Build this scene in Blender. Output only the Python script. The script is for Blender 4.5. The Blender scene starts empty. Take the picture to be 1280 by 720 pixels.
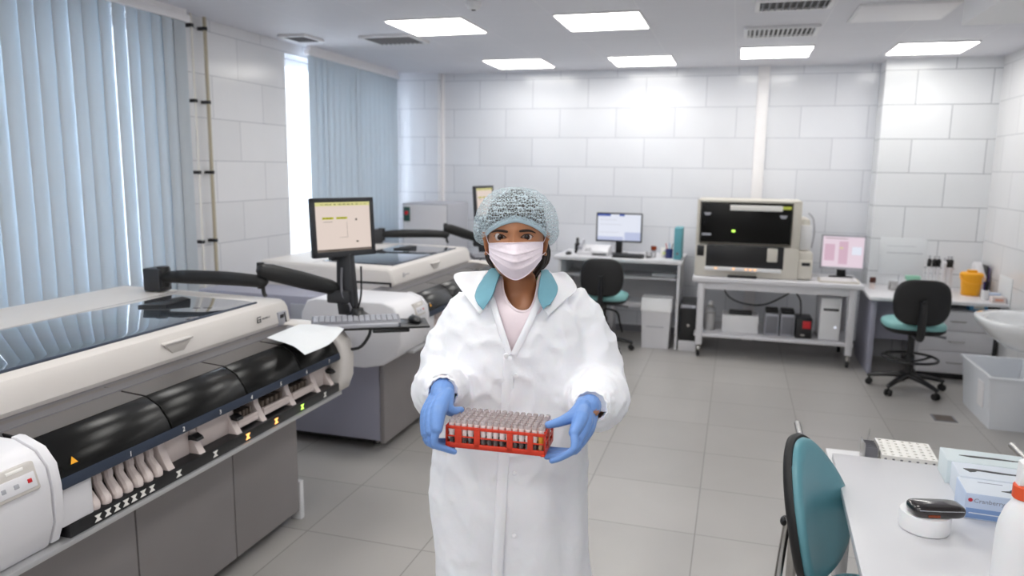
import bpy, bmesh, math, random
from mathutils import Vector, Matrix, noise

# ------------------------------------------------------------------ camera, world, exposure
sc = bpy.context.scene
COL = sc.collection
PI = math.pi
YAW, PITCH, ROLL = math.radians(16.6), math.radians(9.16), math.radians(0.77)
_f = Vector((-math.sin(YAW)*math.cos(PITCH), math.cos(YAW)*math.cos(PITCH), -math.sin(PITCH)))
_r = Vector((math.cos(YAW), math.sin(YAW), 0))
_u = _r.cross(_f)
_r2 = _r*math.cos(ROLL) + _u*math.sin(ROLL)
_u2 = _u*math.cos(ROLL) - _r*math.sin(ROLL)
cam_d = bpy.data.cameras.new('camera')
cam = bpy.data.objects.new('camera', cam_d)
COL.objects.link(cam)
CM = Matrix((_r2, _u2, -_f)).transposed().to_4x4()
CM.translation = (0, 0, 1.75)
cam.matrix_world = CM
cam_d.sensor_width = 36.0
cam_d.lens = 930.0/1280.0*36.0
cam_d.clip_start = 0.05
cam_d.dof.use_dof = True
cam_d.dof.focus_distance = 1.85
cam_d.dof.aperture_fstop = 3.2
sc.camera = cam
sc.view_settings.view_transform = 'Standard'
sc.view_settings.look = 'None'
sc.view_settings.gamma = 1.0
sc.view_settings.use_curve_mapping = False
sc.view_settings.exposure = 0.08
sc.cycles.use_denoising = True
sc.cycles.max_bounces = 10
sc.cycles.diffuse_bounces = 6
sc.cycles.transparent_max_bounces = 12
sc.cycles.sample_clamp_indirect = 6.0

SKY_STRENGTH = 9.0
PANEL_STRENGTH = 10.5
w = bpy.data.worlds.new('overcast_sky')
sc.world = w
w.use_nodes = True
_bg = w.node_tree.nodes['Background']
_bg.inputs[0].default_value = (0.80, 0.89, 1.0, 1)
_bg.inputs[1].default_value = SKY_STRENGTH

# ------------------------------------------------------------------ helpers
def lin(h):
    h = h.lstrip('#')
    out = []
    for i in (0, 2, 4):
        c = int(h[i:i+2], 16)/255
        out.append(c/12.92 if c <= 0.04045 else ((c+0.055)/1.055)**2.4)
    return (*out, 1)

def mat(name, col, rough=0.5, metal=0.0, var=0.04, scale=8.0, bump=0.0, bscale=60.0, coat=0.0, sss=0.0, trans=0.0, spec=0.5, alpha=1.0):
    m = bpy.data.materials.new(name); m.use_nodes = True
    nt = m.node_tree; N = nt.nodes; L = nt.links
    b = N['Principled BSDF']
    c = lin(col) if isinstance(col, str) else (*col, 1)
    tc = N.new('ShaderNodeTexCoord')
    if var > 0:
        nz = N.new('ShaderNodeTexNoise'); nz.inputs['Scale'].default_value = scale; nz.inputs['Detail'].default_value = 3
        L.new(tc.outputs['Object'], nz.inputs['Vector'])
        mx = N.new('ShaderNodeMix'); mx.data_type = 'RGBA'
        mx.inputs[6].default_value = tuple(max(0, v*(1-var)) for v in c[:3]) + (1,)
        mx.inputs[7].default_value = tuple(min(1, v*(1+var)) for v in c[:3]) + (1,)
        L.new(nz.outputs['Fac'], mx.inputs[0]); L.new(mx.outputs[2], b.inputs['Base Color'])
    else:
        b.inputs['Base Color'].default_value = c
    b.inputs['Roughness'].default_value = rough
    b.inputs['Metallic'].default_value = metal
    b.inputs['Specular IOR Level'].default_value = spec
    b.inputs['Coat Weight'].default_value = coat
    b.inputs['Alpha'].default_value = alpha
    if sss > 0:
        b.inputs['Subsurface Weight'].default_value = sss
        b.inputs['Subsurface Radius'].default_value = (0.012, 0.005, 0.003)
        b.inputs['Subsurface Scale'].default_value = 0.6
    b.inputs['Transmission Weight'].default_value = trans
    if bump > 0:
        n2 = N.new('ShaderNodeTexNoise'); n2.inputs['Scale'].default_value = bscale; n2.inputs['Detail'].default_value = 4
        L.new(tc.outputs['Object'], n2.inputs['Vector'])
        bp = N.new('ShaderNodeBump'); bp.inputs['Strength'].default_value = bump; bp.inputs['Distance'].default_value = 0.01
        L.new(n2.outputs['Fac'], bp.inputs['Height']); L.new(bp.outputs[0], b.inputs['Normal'])
    return m

def emit(name, col, strength):
    m = bpy.data.materials.new(name); m.use_nodes = True
    nt = m.node_tree; nt.nodes.remove(nt.nodes['Principled BSDF'])
    e = nt.nodes.new('ShaderNodeEmission'); e.inputs[0].default_value = lin(col); e.inputs[1].default_value = strength
    nt.links.new(e.outputs[0], nt.nodes['Material Output'].inputs[0])
    return m

def clear(name, col, opacity=0.25, rough=0.05):
    """clear plastic or glass pane: tinted transparent with a glossy skin"""
    m = bpy.data.materials.new(name); m.use_nodes = True
    nt = m.node_tree; N = nt.nodes; L = nt.links
    b = N['Principled BSDF']; b.inputs['Base Color'].default_value = lin(col); b.inputs['Roughness'].default_value = rough
    t = N.new('ShaderNodeBsdfTransparent')
    fr = N.new('ShaderNodeFresnel'); fr.inputs[0].default_value = 1.45
    ad = N.new('ShaderNodeMath'); ad.operation = 'ADD'; ad.use_clamp = True; ad.inputs[1].default_value = opacity
    mx = N.new('ShaderNodeMixShader')
    L.new(fr.outputs[0], ad.inputs[0]); L.new(ad.outputs[0], mx.inputs[0]); L.new(t.outputs[0], mx.inputs[1]); L.new(b.outputs[0], mx.inputs[2])
    L.new(mx.outputs[0], N['Material Output'].inputs[0])
    return m

def tile_mat(name, axes, org, size, base, mortar, msize, offset, rough, var=0.03, bump=0.02):
    m = bpy.data.materials.new(name); m.use_nodes = True
    nt = m.node_tree; N = nt.nodes; L = nt.links
    b = N['Principled BSDF']; b.inputs['Roughness'].default_value = rough
    g = N.new('ShaderNodeNewGeometry'); sp = N.new('ShaderNodeSeparateXYZ'); L.new(g.outputs['Position'], sp.inputs[0])
    cb = N.new('ShaderNodeCombineXYZ')
    for k in (0, 1):
        s = N.new('ShaderNodeMath'); s.operation = 'SUBTRACT'; s.inputs[1].default_value = org[k]
        L.new(sp.outputs['XYZ'.index(axes[k])], s.inputs[0]); L.new(s.outputs[0], cb.inputs[k])
    br = N.new('ShaderNodeTexBrick'); L.new(cb.outputs[0], br.inputs['Vector'])
    br.inputs['Scale'].default_value = 1; br.inputs['Brick Width'].default_value = size[0]; br.inputs['Row Height'].default_value = size[1]
    br.inputs['Mortar Size'].default_value = msize; br.inputs['Mortar Smooth'].default_value = 0.15; br.offset = offset; br.offset_frequency = 2
    c = lin(base)
    br.inputs['Color1'].default_value = tuple(v*(1-var) for v in c[:3]) + (1,)
    br.inputs['Color2'].default_value = tuple(min(1, v*(1+var)) for v in c[:3]) + (1,)
    br.inputs['Mortar'].default_value = lin(mortar)
    nz = N.new('ShaderNodeTexNoise'); nz.inputs['Scale'].default_value = 2.5; nz.inputs['Detail'].default_value = 5
    L.new(g.outputs['Position'], nz.inputs['Vector'])
    mx = N.new('ShaderNodeMix'); mx.data_type = 'RGBA'; mx.blend_type = 'MULTIPLY'; mx.inputs[0].default_value = 1
    rp = N.new('ShaderNodeMapRange'); rp.inputs[3].default_value = 1-2*var; rp.inputs[4].default_value = 1+var
    L.new(nz.outputs['Fac'], rp.inputs[0])
    L.new(br.outputs['Color'], mx.inputs[6]); L.new(rp.outputs[0], mx.inputs[7]); L.new(mx.outputs[2], b.inputs['Base Color'])
    bp = N.new('ShaderNodeBump'); bp.inputs['Strength'].default_value = bump; bp.inputs['Distance'].default_value = 0.02
    inv = N.new('ShaderNodeMath'); inv.operation = 'SUBTRACT'; inv.inputs[0].default_value = 1
    L.new(br.outputs['Fac'], inv.inputs[1])
    ad = N.new('ShaderNodeMath'); ad.operation = 'MULTIPLY_ADD'; ad.inputs[1].default_value = 0.6
    n3 = N.new('ShaderNodeTexNoise'); n3.inputs['Scale'].default_value = 1.6; L.new(g.outputs['Position'], n3.inputs['Vector'])
    L.new(n3.outputs['Fac'], ad.inputs[0]); L.new(inv.outputs[0], ad.inputs[2])
    L.new(ad.outputs[0], bp.inputs['Height']); L.new(bp.outputs[0], b.inputs['Normal'])
    return m

WM = {}
def thing(name, label, cat, loc=(0, 0, 0), rz=0.0, group=None, M=None):
    o = bpy.data.objects.new(name, None); COL.objects.link(o)
    o.empty_display_size = 0.05
    mm = M if M is not None else Matrix.Translation(loc) @ Matrix.Rotation(rz, 4, 'Z')
    o.matrix_world = mm; WM[o.name] = mm.copy()
    o['label'] = label; o['category'] = cat
    if group: o['group'] = group
    return o

def tag(o, label, cat, group=None, kind=None):
    if label: o['label'] = label
    if cat: o['category'] = cat
    if group: o['group'] = group
    if kind: o['kind'] = kind
    return o

def catmull(pts, k):
    pts = [Vector(p) for p in pts]
    if k <= 1 or len(pts) < 3: return pts
    out = []
    for i in range(len(pts)-1):
        p0 = pts[max(i-1, 0)]; p1 = pts[i]; p2 = pts[i+1]; p3 = pts[min(i+2, len(pts)-1)]
        for j in range(k):
            t = j/k
            out.append(0.5*((2*p1)+(p2-p0)*t+(2*p0-5*p1+4*p2-p3)*t*t+(3*p1-p0-3*p2+p3)*t**3))
    out.append(pts[-1])
    return out

def lerp_list(vals, k):
    out = []
    for i in range(len(vals)-1):
        for j in range(k): out.append(vals[i]+(vals[i+1]-vals[i])*j/k)
    out.append(vals[-1])
    return out

class MB:
    """collects shapes and links them as ONE mesh object"""
    def __init__(s): s.v = []; s.f = []; s.m = []
    def add(s, verts, faces, mi=0, M=None):
        b = len(s.v)
        if M is not None: verts = [M @ Vector(v) for v in verts]
        s.v += [tuple(v) for v in verts]
        s.f += [tuple(i+b for i in f) for f in faces]
        s.m += [mi]*len(faces)
        return s
    def _bm(s, bm, mi, M):
        bm.verts.index_update()
        s.add([v.co.copy() for v in bm.verts], [[v.index for v in f.verts] for f in bm.faces], mi, M)
        bm.free(); return s
    def mesh(s, me, mi=0, M=None):
        return s.add([v.co.copy() for v in me.vertices], [list(p.vertices) for p in me.polygons], mi, M)
    def box(s, x0, x1, y0, y1, z0, z1, bev=0.0, mi=0, M=None, seg=2):
        bm = bmesh.new()
        vs = [bm.verts.new((x, y, z)) for z in (z0, z1) for y in (y0, y1) for x in (x0, x1)]
        for q in ((0, 2, 3, 1), (4, 5, 7, 6), (0, 1, 5, 4), (2, 6, 7, 3), (0, 4, 6, 2), (1, 3, 7, 5)):
            bm.faces.new([vs[i] for i in q])
        if bev > 0:
            bev = min(bev, 0.49*min(abs(x1-x0), abs(y1-y0), abs(z1-z0)))
            bmesh.ops.bevel(bm, geom=bm.edges[:], offset=bev, segments=seg, profile=0.5, affect='EDGES')
        return s._bm(bm, mi, M)
    def prism(s, poly, axis, a0, a1, bev=0.0, mi=0, M=None, seg=2):
        def P(p, a):
            if axis == 'x': return (a, p[0], p[1])
            if axis == 'y': return (p[0], a, p[1])
            return (p[0], p[1], a)
        bm = bmesh.new()
        A = [bm.verts.new(P(p, a0)) for p in poly]; B = [bm.verts.new(P(p, a1)) for p in poly]
        n = len(poly)
        bm.faces.new(A[::-1]); bm.faces.new(B)
        for i in range(n): bm.faces.new((A[i], A[(i+1) % n], B[(i+1) % n], B[i]))
        bmesh.ops.recalc_face_normals(bm, faces=bm.faces[:])
        if bev > 0:
            cap = [e for e in bm.edges if (e.verts[0] in A) == (e.verts[1] in A)]
            bmesh.ops.bevel(bm, geom=cap, offset=bev, segments=seg, profile=0.5, affect='EDGES')
        return s._bm(bm, mi, M)
    def loft(s, rings, cap0=True, cap1=True, closed=True, mi=0, M=None):
        n = len(rings[0]); v = [p for r in rings for p in r]; f = []
        for i in range(len(rings)-1):
            for j in range(n if closed else n-1):
                a = i*n+j; b = i*n+(j+1) % n
                f.append((a, b, b+n, a+n))
        if cap0: f.append(tuple(range(n))[::-1])
        if cap1: f.append(tuple((len(rings)-1)*n+j for j in range(n)))
        return s.add(v, f, mi, M)
    def lathe(s, prof, n=24, mi=0, M=None):
        rings = [[(max(r, 1e-5)*math.cos(2*PI*j/n), max(r, 1e-5)*math.sin(2*PI*j/n), z) for j in range(n)] for r, z in prof]
        return s.loft(rings, True, True, True, mi, M)
    def ball(s, c, rx, ry=None, rz=None, n=20, k=12, mi=0, M=None):
        ry = ry or rx; rz = rz or rx
        pr = [(math.sin(PI*i/k), -math.cos(PI*i/k)) for i in range(k+1)]
        T = Matrix.Translation(c) @ Matrix.Diagonal((rx, ry, rz, 1))
        return s.lathe(pr, n, mi, (M @ T) if M is not None else T)
    def cyl(s, p0, p1, r0, r1=None, n=20, mi=0, M=None, bev=0.0):
        p0 = Vector(p0); p1 = Vector(p1); r1 = r0 if r1 is None else r1
        L = (p1-p0).length
        pr = [(r0, 0), (r1, L)] if bev <= 0 else [(r0-bev, 0), (r0-bev*.3, bev*.3), (r0, bev), (r1, L-bev), (r1-bev*.3, L-bev*.3), (r1-bev, L)]
        T = Matrix.Translation(p0) @ (p1-p0).to_track_quat('Z', 'Y').to_matrix().to_4x4()
        return s.lathe(pr, n, mi, (M @ T) if M is not None else T)
    def tube(s, pts, r, n=10, k=1, mi=0, M=None, flat=1.0, ends=False, up=None):
        rs = r if isinstance(r, (list, tuple)) else [r]*len(pts)
        P = catmull(pts, k); R = lerp_list(list(rs), k) if k > 1 and len(pts) > 2 else list(rs)
        if ends:
            d0 = (P[0]-P[1]).normalized(); d1 = (P[-1]-P[-2]).normalized()
            a = [0.35, 0.75, 0.95]
            P = [P[0]+d0*R[0]*math.sqrt(1-q*q) for q in a]+P+[P[-1]+d1*R[-1]*math.sqrt(1-q*q) for q in reversed(a)]
            R = [R[0]*q for q in a]+R+[R[-1]*q for q in reversed(a)]
        rings = []; nv = Vector(up) if up else None
        for i, p in enumerate(P):
            t = (P[min(i+1, len(P)-1)]-P[max(i-1, 0)]).normalized()
            if nv is None:
                nv = t.orthogonal().normalized()
                if abs(t.z) < 0.9: nv = (Vector((0, 0, 1))-t*t.z).normalized()
            nv = (nv-t*nv.dot(t)).normalized(); bv = t.cross(nv)
            rings.append([p+(nv*math.cos(2*PI*j/n)*flat+bv*math.sin(2*PI*j/n))*R[i] for j in range(n)])
        return s.loft(rings, True, True, True, mi, M)
    def patch(s, rows, ku=6, kv=6, thick=0.0015, mi=0, M=None):
        """curved sheet through a grid of points, with real thickness"""
        a = [catmull(r, ku) for r in rows]
        cols = [catmull([a[i][j] for i in range(len(a))], kv) for j in range(len(a[0]))]
        nu = len(cols); nv = len(cols[0]); g = [[cols[i][j] for i in range(nu)] for j in range(nv)]
        def nrm(j, i):
            du = g[j][min(i+1, nu-1)]-g[j][max(i-1, 0)]; dv = g[min(j+1, nv-1)][i]-g[max(j-1, 0)][i]
            c = du.cross(dv)
            return c.normalized() if c.length > 1e-12 else Vector((0, -1, 0))
        top = [g[j][i] for j in range(nv) for i in range(nu)]
        bot = [g[j][i]-nrm(j, i)*thick for j in range(nv) for i in range(nu)]
        n = nu*nv; f = []
        for j in range(nv-1):
            for i in range(nu-1):
                q = (j*nu+i, j*nu+i+1, (j+1)*nu+i+1, (j+1)*nu+i)
                f.append(q); f.append(tuple(x+n for x in reversed(q)))
        loop = [i for i in range(nu)]+[j*nu+nu-1 for j in range(1, nv)]+[(nv-1)*nu+i for i in range(nu-2, -1, -1)]+[j*nu for j in range(nv-2, 0, -1)]
        for i in range(len(loop)):
            p, q = loop[i], loop[(i+1) % len(loop)]
            f.append((p, p+n, q+n, q))
        return s.add(top+bot, f, mi, M)
    def text(s, body, size, M, depth=0.0006, mi=0, align='LEFT'):
        cu = bpy.data.curves.new('lettering', 'FONT'); cu.body = body; cu.size = size; cu.extrude = depth/2; cu.align_x = align
        cu.resolution_u = 2
        o = bpy.data.objects.new('lettering', cu); COL.objects.link(o)
        bpy.context.view_layer.update()
        me = bpy.data.meshes.new_from_object(o.evaluated_get(bpy.context.evaluated_depsgraph_get()))
        s.mesh(me, mi, M)
        bpy.data.objects.remove(o); bpy.data.curves.remove(cu); bpy.data.meshes.remove(me)
        return s
    def build(s, name, mats, parent=None, world=False, angle=35, label=None, fix=True):
        me = bpy.data.meshes.new(name)
        v = s.v
        if world and parent is not None:
            I = WM[parent.name].inverted(); v = [tuple(I @ Vector(p)) for p in v]
        me.from_pydata(v, [], s.f)
        for m in (mats if isinstance(mats, (list, tuple)) else [mats]): me.materials.append(m)
        me.polygons.foreach_set('material_index', s.m)
        if fix:
            bm = bmesh.new(); bm.from_mesh(me); bmesh.ops.recalc_face_normals(bm, faces=bm.faces[:]); bm.to_mesh(me); bm.free()
        me.polygons.foreach_set('use_smooth', [True]*len(me.polygons))
        me.set_sharp_from_angle(angle=math.radians(angle))
        me.update()
        o = bpy.data.objects.new(name, me); COL.objects.link(o)
        if parent is not None:
            o.parent = parent; WM[o.name] = WM[parent.name].copy()
        else:
            WM[o.name] = Matrix()
        if label: o['label'] = label
        return o
    def remesh(s, voxel, smooth=2):
        """fuse everything collected so far into one continuous skin; returns a new MB"""
        me = bpy.data.meshes.new('fuse'); me.from_pydata(s.v, [], s.f)
        bm = bmesh.new(); bm.from_mesh(me); bmesh.ops.recalc_face_normals(bm, faces=bm.faces[:]); bm.to_mesh(me); bm.free()
        o = bpy.data.objects.new('fuse', me); COL.objects.link(o)
        r = o.modifiers.new('r', 'REMESH'); r.mode = 'VOXEL'; r.voxel_size = voxel
        if smooth:
            q = o.modifiers.new('s', 'SMOOTH'); q.factor = 0.5; q.iterations = smooth
        bpy.context.view_layer.update()
        m2 = bpy.data.meshes.new_from_object(o.evaluated_get(bpy.context.evaluated_depsgraph_get()))
        out = MB(); out.mesh(m2)
        bpy.data.objects.remove(o); bpy.data.meshes.remove(me); bpy.data.meshes.remove(m2)
        return out

def struct(name, mb, mats, parent=None):
    o = mb.build(name, mats, parent)
    if parent is None: o['kind'] = 'structure'
    return o

def dup(root, M, label=None, group=None):
    """a copy of a thing with copies of its parts and sub-parts"""
    r = root.copy(); COL.objects.link(r); r.matrix_world = M; WM[r.name] = M.copy()
    if label: r['label'] = label
    if group: r['group'] = group
    def rec(src, dst):
        for ch in list(src.children):
            c = ch.copy(); COL.objects.link(c); c.parent = dst; WM[c.name] = M.copy()
            rec(ch, c)
    rec(root, r)
    return r
# ------------------------------------------------------------------ materials
M_wall = tile_mat('white_wall_tile', 'XZ', (-8.59, -0.081), (0.61, 0.309), '#e6e8ee', '#b9bcc6', 0.0028, 0.5, 0.17)
M_walls = tile_mat('white_side_wall_tile', 'YZ', (-7.425, -0.081), (0.61, 0.309), '#e4e4e6', '#b6b7bd', 0.0028, 0.5, 0.17)
M_pil = tile_mat('white_pillar_tile', 'XZ', (-7.94, -0.10), (0.61, 0.309), '#e9ebee', '#9b9fa6', 0.0030, 0.5, 0.17)
M_floor = tile_mat('grey_floor_tile', 'XY', (-9.1, -7.0), (0.6, 0.553), '#adaaa7', '#85817d', 0.003, 0.0, 0.28, 0.05, 0.015)
M_ceil = tile_mat('ceiling_panel', 'XY', (-8.48, -6.95), (0.6, 0.6), '#e0e0e6', '#eaeaee', 0.003, 0.0, 0.6, 0.012, 0.01)
M_white = mat('white_paint', '#e6e6e8', 0.4, var=0.02)
M_grout = mat('white_trim_paint', '#efedef', 0.35, var=0.02)
M_house = mat('warm_white_housing', '#d6d1cd', 0.42, var=0.02)
M_pod = mat('cool_white_housing', '#dfdee2', 0.35, var=0.02)
M_cab = mat('shaded_cabinet_metal', '#8d8888', 0.38, var=0.03)  # lavender-grey fronts; the brown-grey cast of the lighting is put into this colour
M_cabend = mat('lavender_grey_metal', '#9c9cab', 0.45, var=0.03)
M_dark = mat('black_plastic', '#17171a', 0.35, var=0.05)
M_darkm = mat('matt_black_plastic', '#161618', 0.55, var=0.05)
M_char = mat('charcoal_metal', '#2b2c30', 0.4, var=0.04)
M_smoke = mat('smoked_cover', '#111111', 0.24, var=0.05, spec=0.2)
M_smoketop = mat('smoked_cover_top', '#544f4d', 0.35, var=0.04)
M_glass = mat('dark_lid_glass', '#3d4650', 0.04, var=0.03, coat=1.0)
M_navy = mat('navy_strip', '#2c3648', 0.35, var=0.03)
M_seam = mat('seam_shadow_gap', '#3a3a3e', 0.6, var=0)
M_brown = mat('brown_tray_bay', '#6b5f56', 0.5, var=0.1)
M_steel = mat('brushed_steel', '#b9b7b4', 0.25, metal=1.0, var=0.03)
M_alu = mat('aluminium_edge', '#c8c8ca', 0.35, metal=0.7, var=0.02)
M_pinkw = mat('pale_lever_plastic', '#dccfcb', 0.4, var=0.03)
M_iconw = mat('white_print', '#f4f2ee', 0.5, var=0)
M_print = mat('dark_print', '#3a3b40', 0.5, var=0)
M_red = mat('red_plastic', '#c8202a', 0.4, var=0.03)
M_amber = emit('amber_indicator', '#ffb060', 2.5)
M_green = emit('green_indicator', '#b8f060', 2.2)
M_paper = mat('white_sheet', '#e2e5e8', 0.55, var=0.02, bump=0.15, bscale=30)
M_gown = mat('white_nonwoven_gown', '#f4f4f9', 0.7, var=0.012, bump=0.10, bscale=45, sss=0.08)
M_teal = mat('teal_cotton', '#6fa3b4', 0.8, var=0.05, scale=60)
M_shirt = mat('pale_pink_jersey', '#f2e4ea', 0.8, var=0.02)
M_skin = mat('warm_brown_skin', '#b67d59', 0.45, var=0.05, scale=14, sss=0.12, bump=0.02, bscale=220)
M_brow = mat('dark_brow_hair', '#2a1a13', 0.7, var=0.1)
M_hair = mat('dark_brown_hair', '#241812', 0.45, var=0.3, scale=60, bump=0.3, bscale=140)
M_lip = mat('lash_line', '#1c110d', 0.6, var=0)
M_sclera = mat('eye_white', '#c9bdb8', 0.15, var=0.02)
M_iris = mat('brown_iris', '#3a2114', 0.1, var=0.1)
M_pupil = mat('black_pupil', '#080606', 0.05, var=0)
M_mask = mat('pink_white_mask_fabric', '#efe3ec', 0.75, var=0.02, bump=0.08, bscale=180)
M_glove = mat('blue_nitrile_glove', '#6f97d6', 0.38, var=0.04, bump=0.06, bscale=70)
M_rack = mat('red_orange_rack_plastic', '#d63a20', 0.35, var=0.04)
M_blind = None
M_teals = mat('teal_vinyl', '#5f97a3', 0.38, var=0.03)
M_tealseat = mat('mint_vinyl', '#7fb5b4', 0.45, var=0.03)
M_desk = mat('white_laminate', '#d6d6da', 0.28, var=0.015)
M_deskbg = mat('pale_desk_laminate', '#d9d8dc', 0.4, var=0.02)
M_grey = mat('grey_plastic', '#a9aab2', 0.45, var=0.03)
M_strip = mat('dark_grey_strip', '#57555a', 0.4, var=0.03)
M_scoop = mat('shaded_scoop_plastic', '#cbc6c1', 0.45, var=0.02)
M_mid = mat('mid_grey_plastic', '#75757c', 0.5, var=0.04)
M_cream = mat('cream_instrument_plastic', '#d2cdc3', 0.45, var=0.02)
M_orange = mat('yellow_bin_plastic', '#f0a812', 0.4, var=0.04)
M_blue = mat('blue_plastic', '#5aa7d8', 0.45, var=0.05)
M_bind = mat('teal_binder_board', '#5fa3b0', 0.5, var=0.04)
M_tub = mat('frosted_tub_plastic', '#e0e3e8', 0.35, var=0.02)
M_ceram = mat('white_ceramic', '#eceef0', 0.06, var=0.01, coat=0.6)
M_boxblue = mat('pale_blue_carton', '#c3d2ea', 0.5, var=0.06, scale=9)
M_boxtop = mat('pale_blue_carton_top', '#dde5ef', 0.5, var=0.06, scale=9)
M_mint = mat('pale_mint_carton', '#dbe6ea', 0.5, var=0.06, scale=9)
M_clearp = clear('clear_plastic', '#c8c6c6', 0.28, 0.15)
M_pane = clear('window_glass', '#ffffff', 0.02, 0.0)
M_pvc = mat('cream_pipe_paint', '#e4e0d8', 0.4, var=0.02)
M_brass = mat('beige_pipe_paint', '#b5ab95', 0.4, var=0.03)
M_bottle = mat('white_bottle_plastic', '#f1f1f3', 0.35, var=0.01, sss=0.1)
M_cap = mat('orange_red_collar', '#e2562c', 0.4, var=0.02)

def blind_mat():
    m = bpy.data.materials.new('translucent_blind_fabric'); m.use_nodes = True
    nt = m.node_tree; N = nt.nodes; L = nt.links
    b = N['Principled BSDF']; b.inputs['Base Color'].default_value = lin('#cdd3d8'); b.inputs['Roughness'].default_value = 0.8
    t = N.new('ShaderNodeBsdfTranslucent'); t.inputs[0].default_value = lin('#b8c5ce')
    nz = N.new('ShaderNodeTexNoise'); nz.inputs['Scale'].default_value = 140
    bp = N.new('ShaderNodeBump'); bp.inputs['Strength'].default_value = 0.1; L.new(nz.outputs['Fac'], bp.inputs['Height']); L.new(bp.outputs[0], b.inputs['Normal'])
    mx = N.new('ShaderNodeMixShader'); mx.inputs[0].default_value = 0.28
    L.new(b.outputs[0], mx.inputs[1]); L.new(t.outputs[0], mx.inputs[2]); L.new(mx.outputs[0], N['Material Output'].inputs[0])
    return m
M_blind = blind_mat()
# ------------------------------------------------------------------ the room
XL, XR, YB, YF, ZC = -3.75, 2.19, 8.03, -3.2, 2.78
struct('floor', MB().box(XL-.3, XR+.3, YF-.2, YB+.2, -.12, 0), M_floor)
struct('ceiling', MB().box(XL-.3, XR+.3, YF-.2, YB+.2, ZC, ZC+.12), M_ceil)
struct('wall_back', MB().box(XL-.3, XR+.3, YB, YB+.2, 0, ZC), M_wall)
struct('wall_front', MB().box(XL-.3, XR+.3, YF-.2, YF, 0, ZC), M_white)
struct('wall_right', MB().box(XR, XR+.2, YF, YB, 0, ZC), M_walls)
wl = MB()
WINS = [(-2.2, 0.0), (0.75, 4.22), (5.72, 7.74)]  # the first window is unseen, added for light on the woman from the left
edges = [YF]+[e for a in WINS for e in a]+[YB]
for i in range(0, len(edges), 2): wl.box(XL-.3, XL, edges[i], edges[i+1], 0, ZC)
for a, b in WINS: wl.box(XL-.3, XL, a, b, 0, 0.86); wl.box(XL-.3, XL, a, b, 2.69, ZC)
struct('wall_left', wl, M_walls)
struct('trim_1', MB().box(1.245, XR, 7.75, YB, 0, ZC), M_pil)
struct('trim_2', MB().box(XL, -3.245, 7.9, YB, 0, ZC), M_wall)
struct('trim_3', MB().box(-3.244, -3.215, 7.99, YB, 0, ZC, .004), M_grout)
struct('trim_4', MB().box(0.135, 0.245, 8.0, YB, 0, ZC, .006), M_grout)
struct('baseboard_back', MB().box(-3.2, 1.24, 8.015, YB, 0, .075), M_mid)
struct('trim_5', MB().box(1.19, XR, 0.9, 5.06, 2.60, ZC, .004), M_white)
for k, (a, b) in enumerate(WINS):
    wn = MB().box(XL-.24, XL-.17, a, b, .86, .93, .006).box(XL-.24, XL-.17, a, b, 2.62, 2.69, .006)
    npan = 3 if b-a > 3 else 2
    for j in range(npan+1):
        y = a+(b-a)*j/npan
        wn.box(XL-.24, XL-.17, max(a, y-.04), min(b, y+.04), .93, 2.62, .006)
    wo = struct('window_%d' % (k+1), wn, M_grout)
    MB().box(XL-.21, XL-.2, a+.02, b-.02, .9, 2.66).build('pane', M_pane, wo)
    MB().box(XL-.16, XL+.03, a-.02, b+.02, .84, .865, .005).build('window_sill', M_grout, wo)

# floor drain let into the tiles
dr = thing('floor_drain', 'small dark metal drain grate set in the grey floor near the white tub', 'drain', (1.53, 5.86, 0))
MB().box(-.075, .075, -.075, .075, 0, .004, .001).build('grate_frame', M_mid, dr)
g = MB()
for k in range(6): g.box(-.06, .06, -.062+k*.022, -.05+k*.022, .004, .006)
g.build('grate', M_brown, dr)

# ceiling lights
M_led = emit('led_diffuser', '#fffdf8', PANEL_STRENGTH)
LIGHTS = [(-2.19, 5.33, 'square ceiling light panel, leftmost of the two nearer the camera'),
          (-0.97, 5.40, 'square ceiling light panel nearer the camera, in the middle of the ceiling'),
          (-2.14, 7.34, 'square ceiling light panel near the back wall, leftmost of that row'),
          (-0.93, 7.38, 'square ceiling light panel near the back wall, above the desk with the flat monitor'),
          (0.25, 7.07, 'square ceiling light panel just behind the slatted ceiling vent'),
          (1.46, 7.10, 'square ceiling light panel near the white pillar in the far right corner')]
for x, y in [(x_, y_) for y_ in (3.4, 1.3, -.8, -2.4) for x_ in (-2.19, -0.97, .25)]:  # unseen panels, added to fill the foreground and the woman with light
    LIGHTS.append((x, y, 'unseen square ceiling light panel added as fill over the camera end of the room'))
for x, y, lb in LIGHTS:
    t = thing('ceiling_light', lb, 'ceiling light', (x, y, ZC-.012), group='square light panels in the ceiling')
    MB().box(-.295, .295, -.295, .295, .001, .012, .002).build('light_frame', M_grout, t)
    MB().box(-.283, .283, -.283, .283, -.003, .002).build('diffuser', M_led, t)

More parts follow.
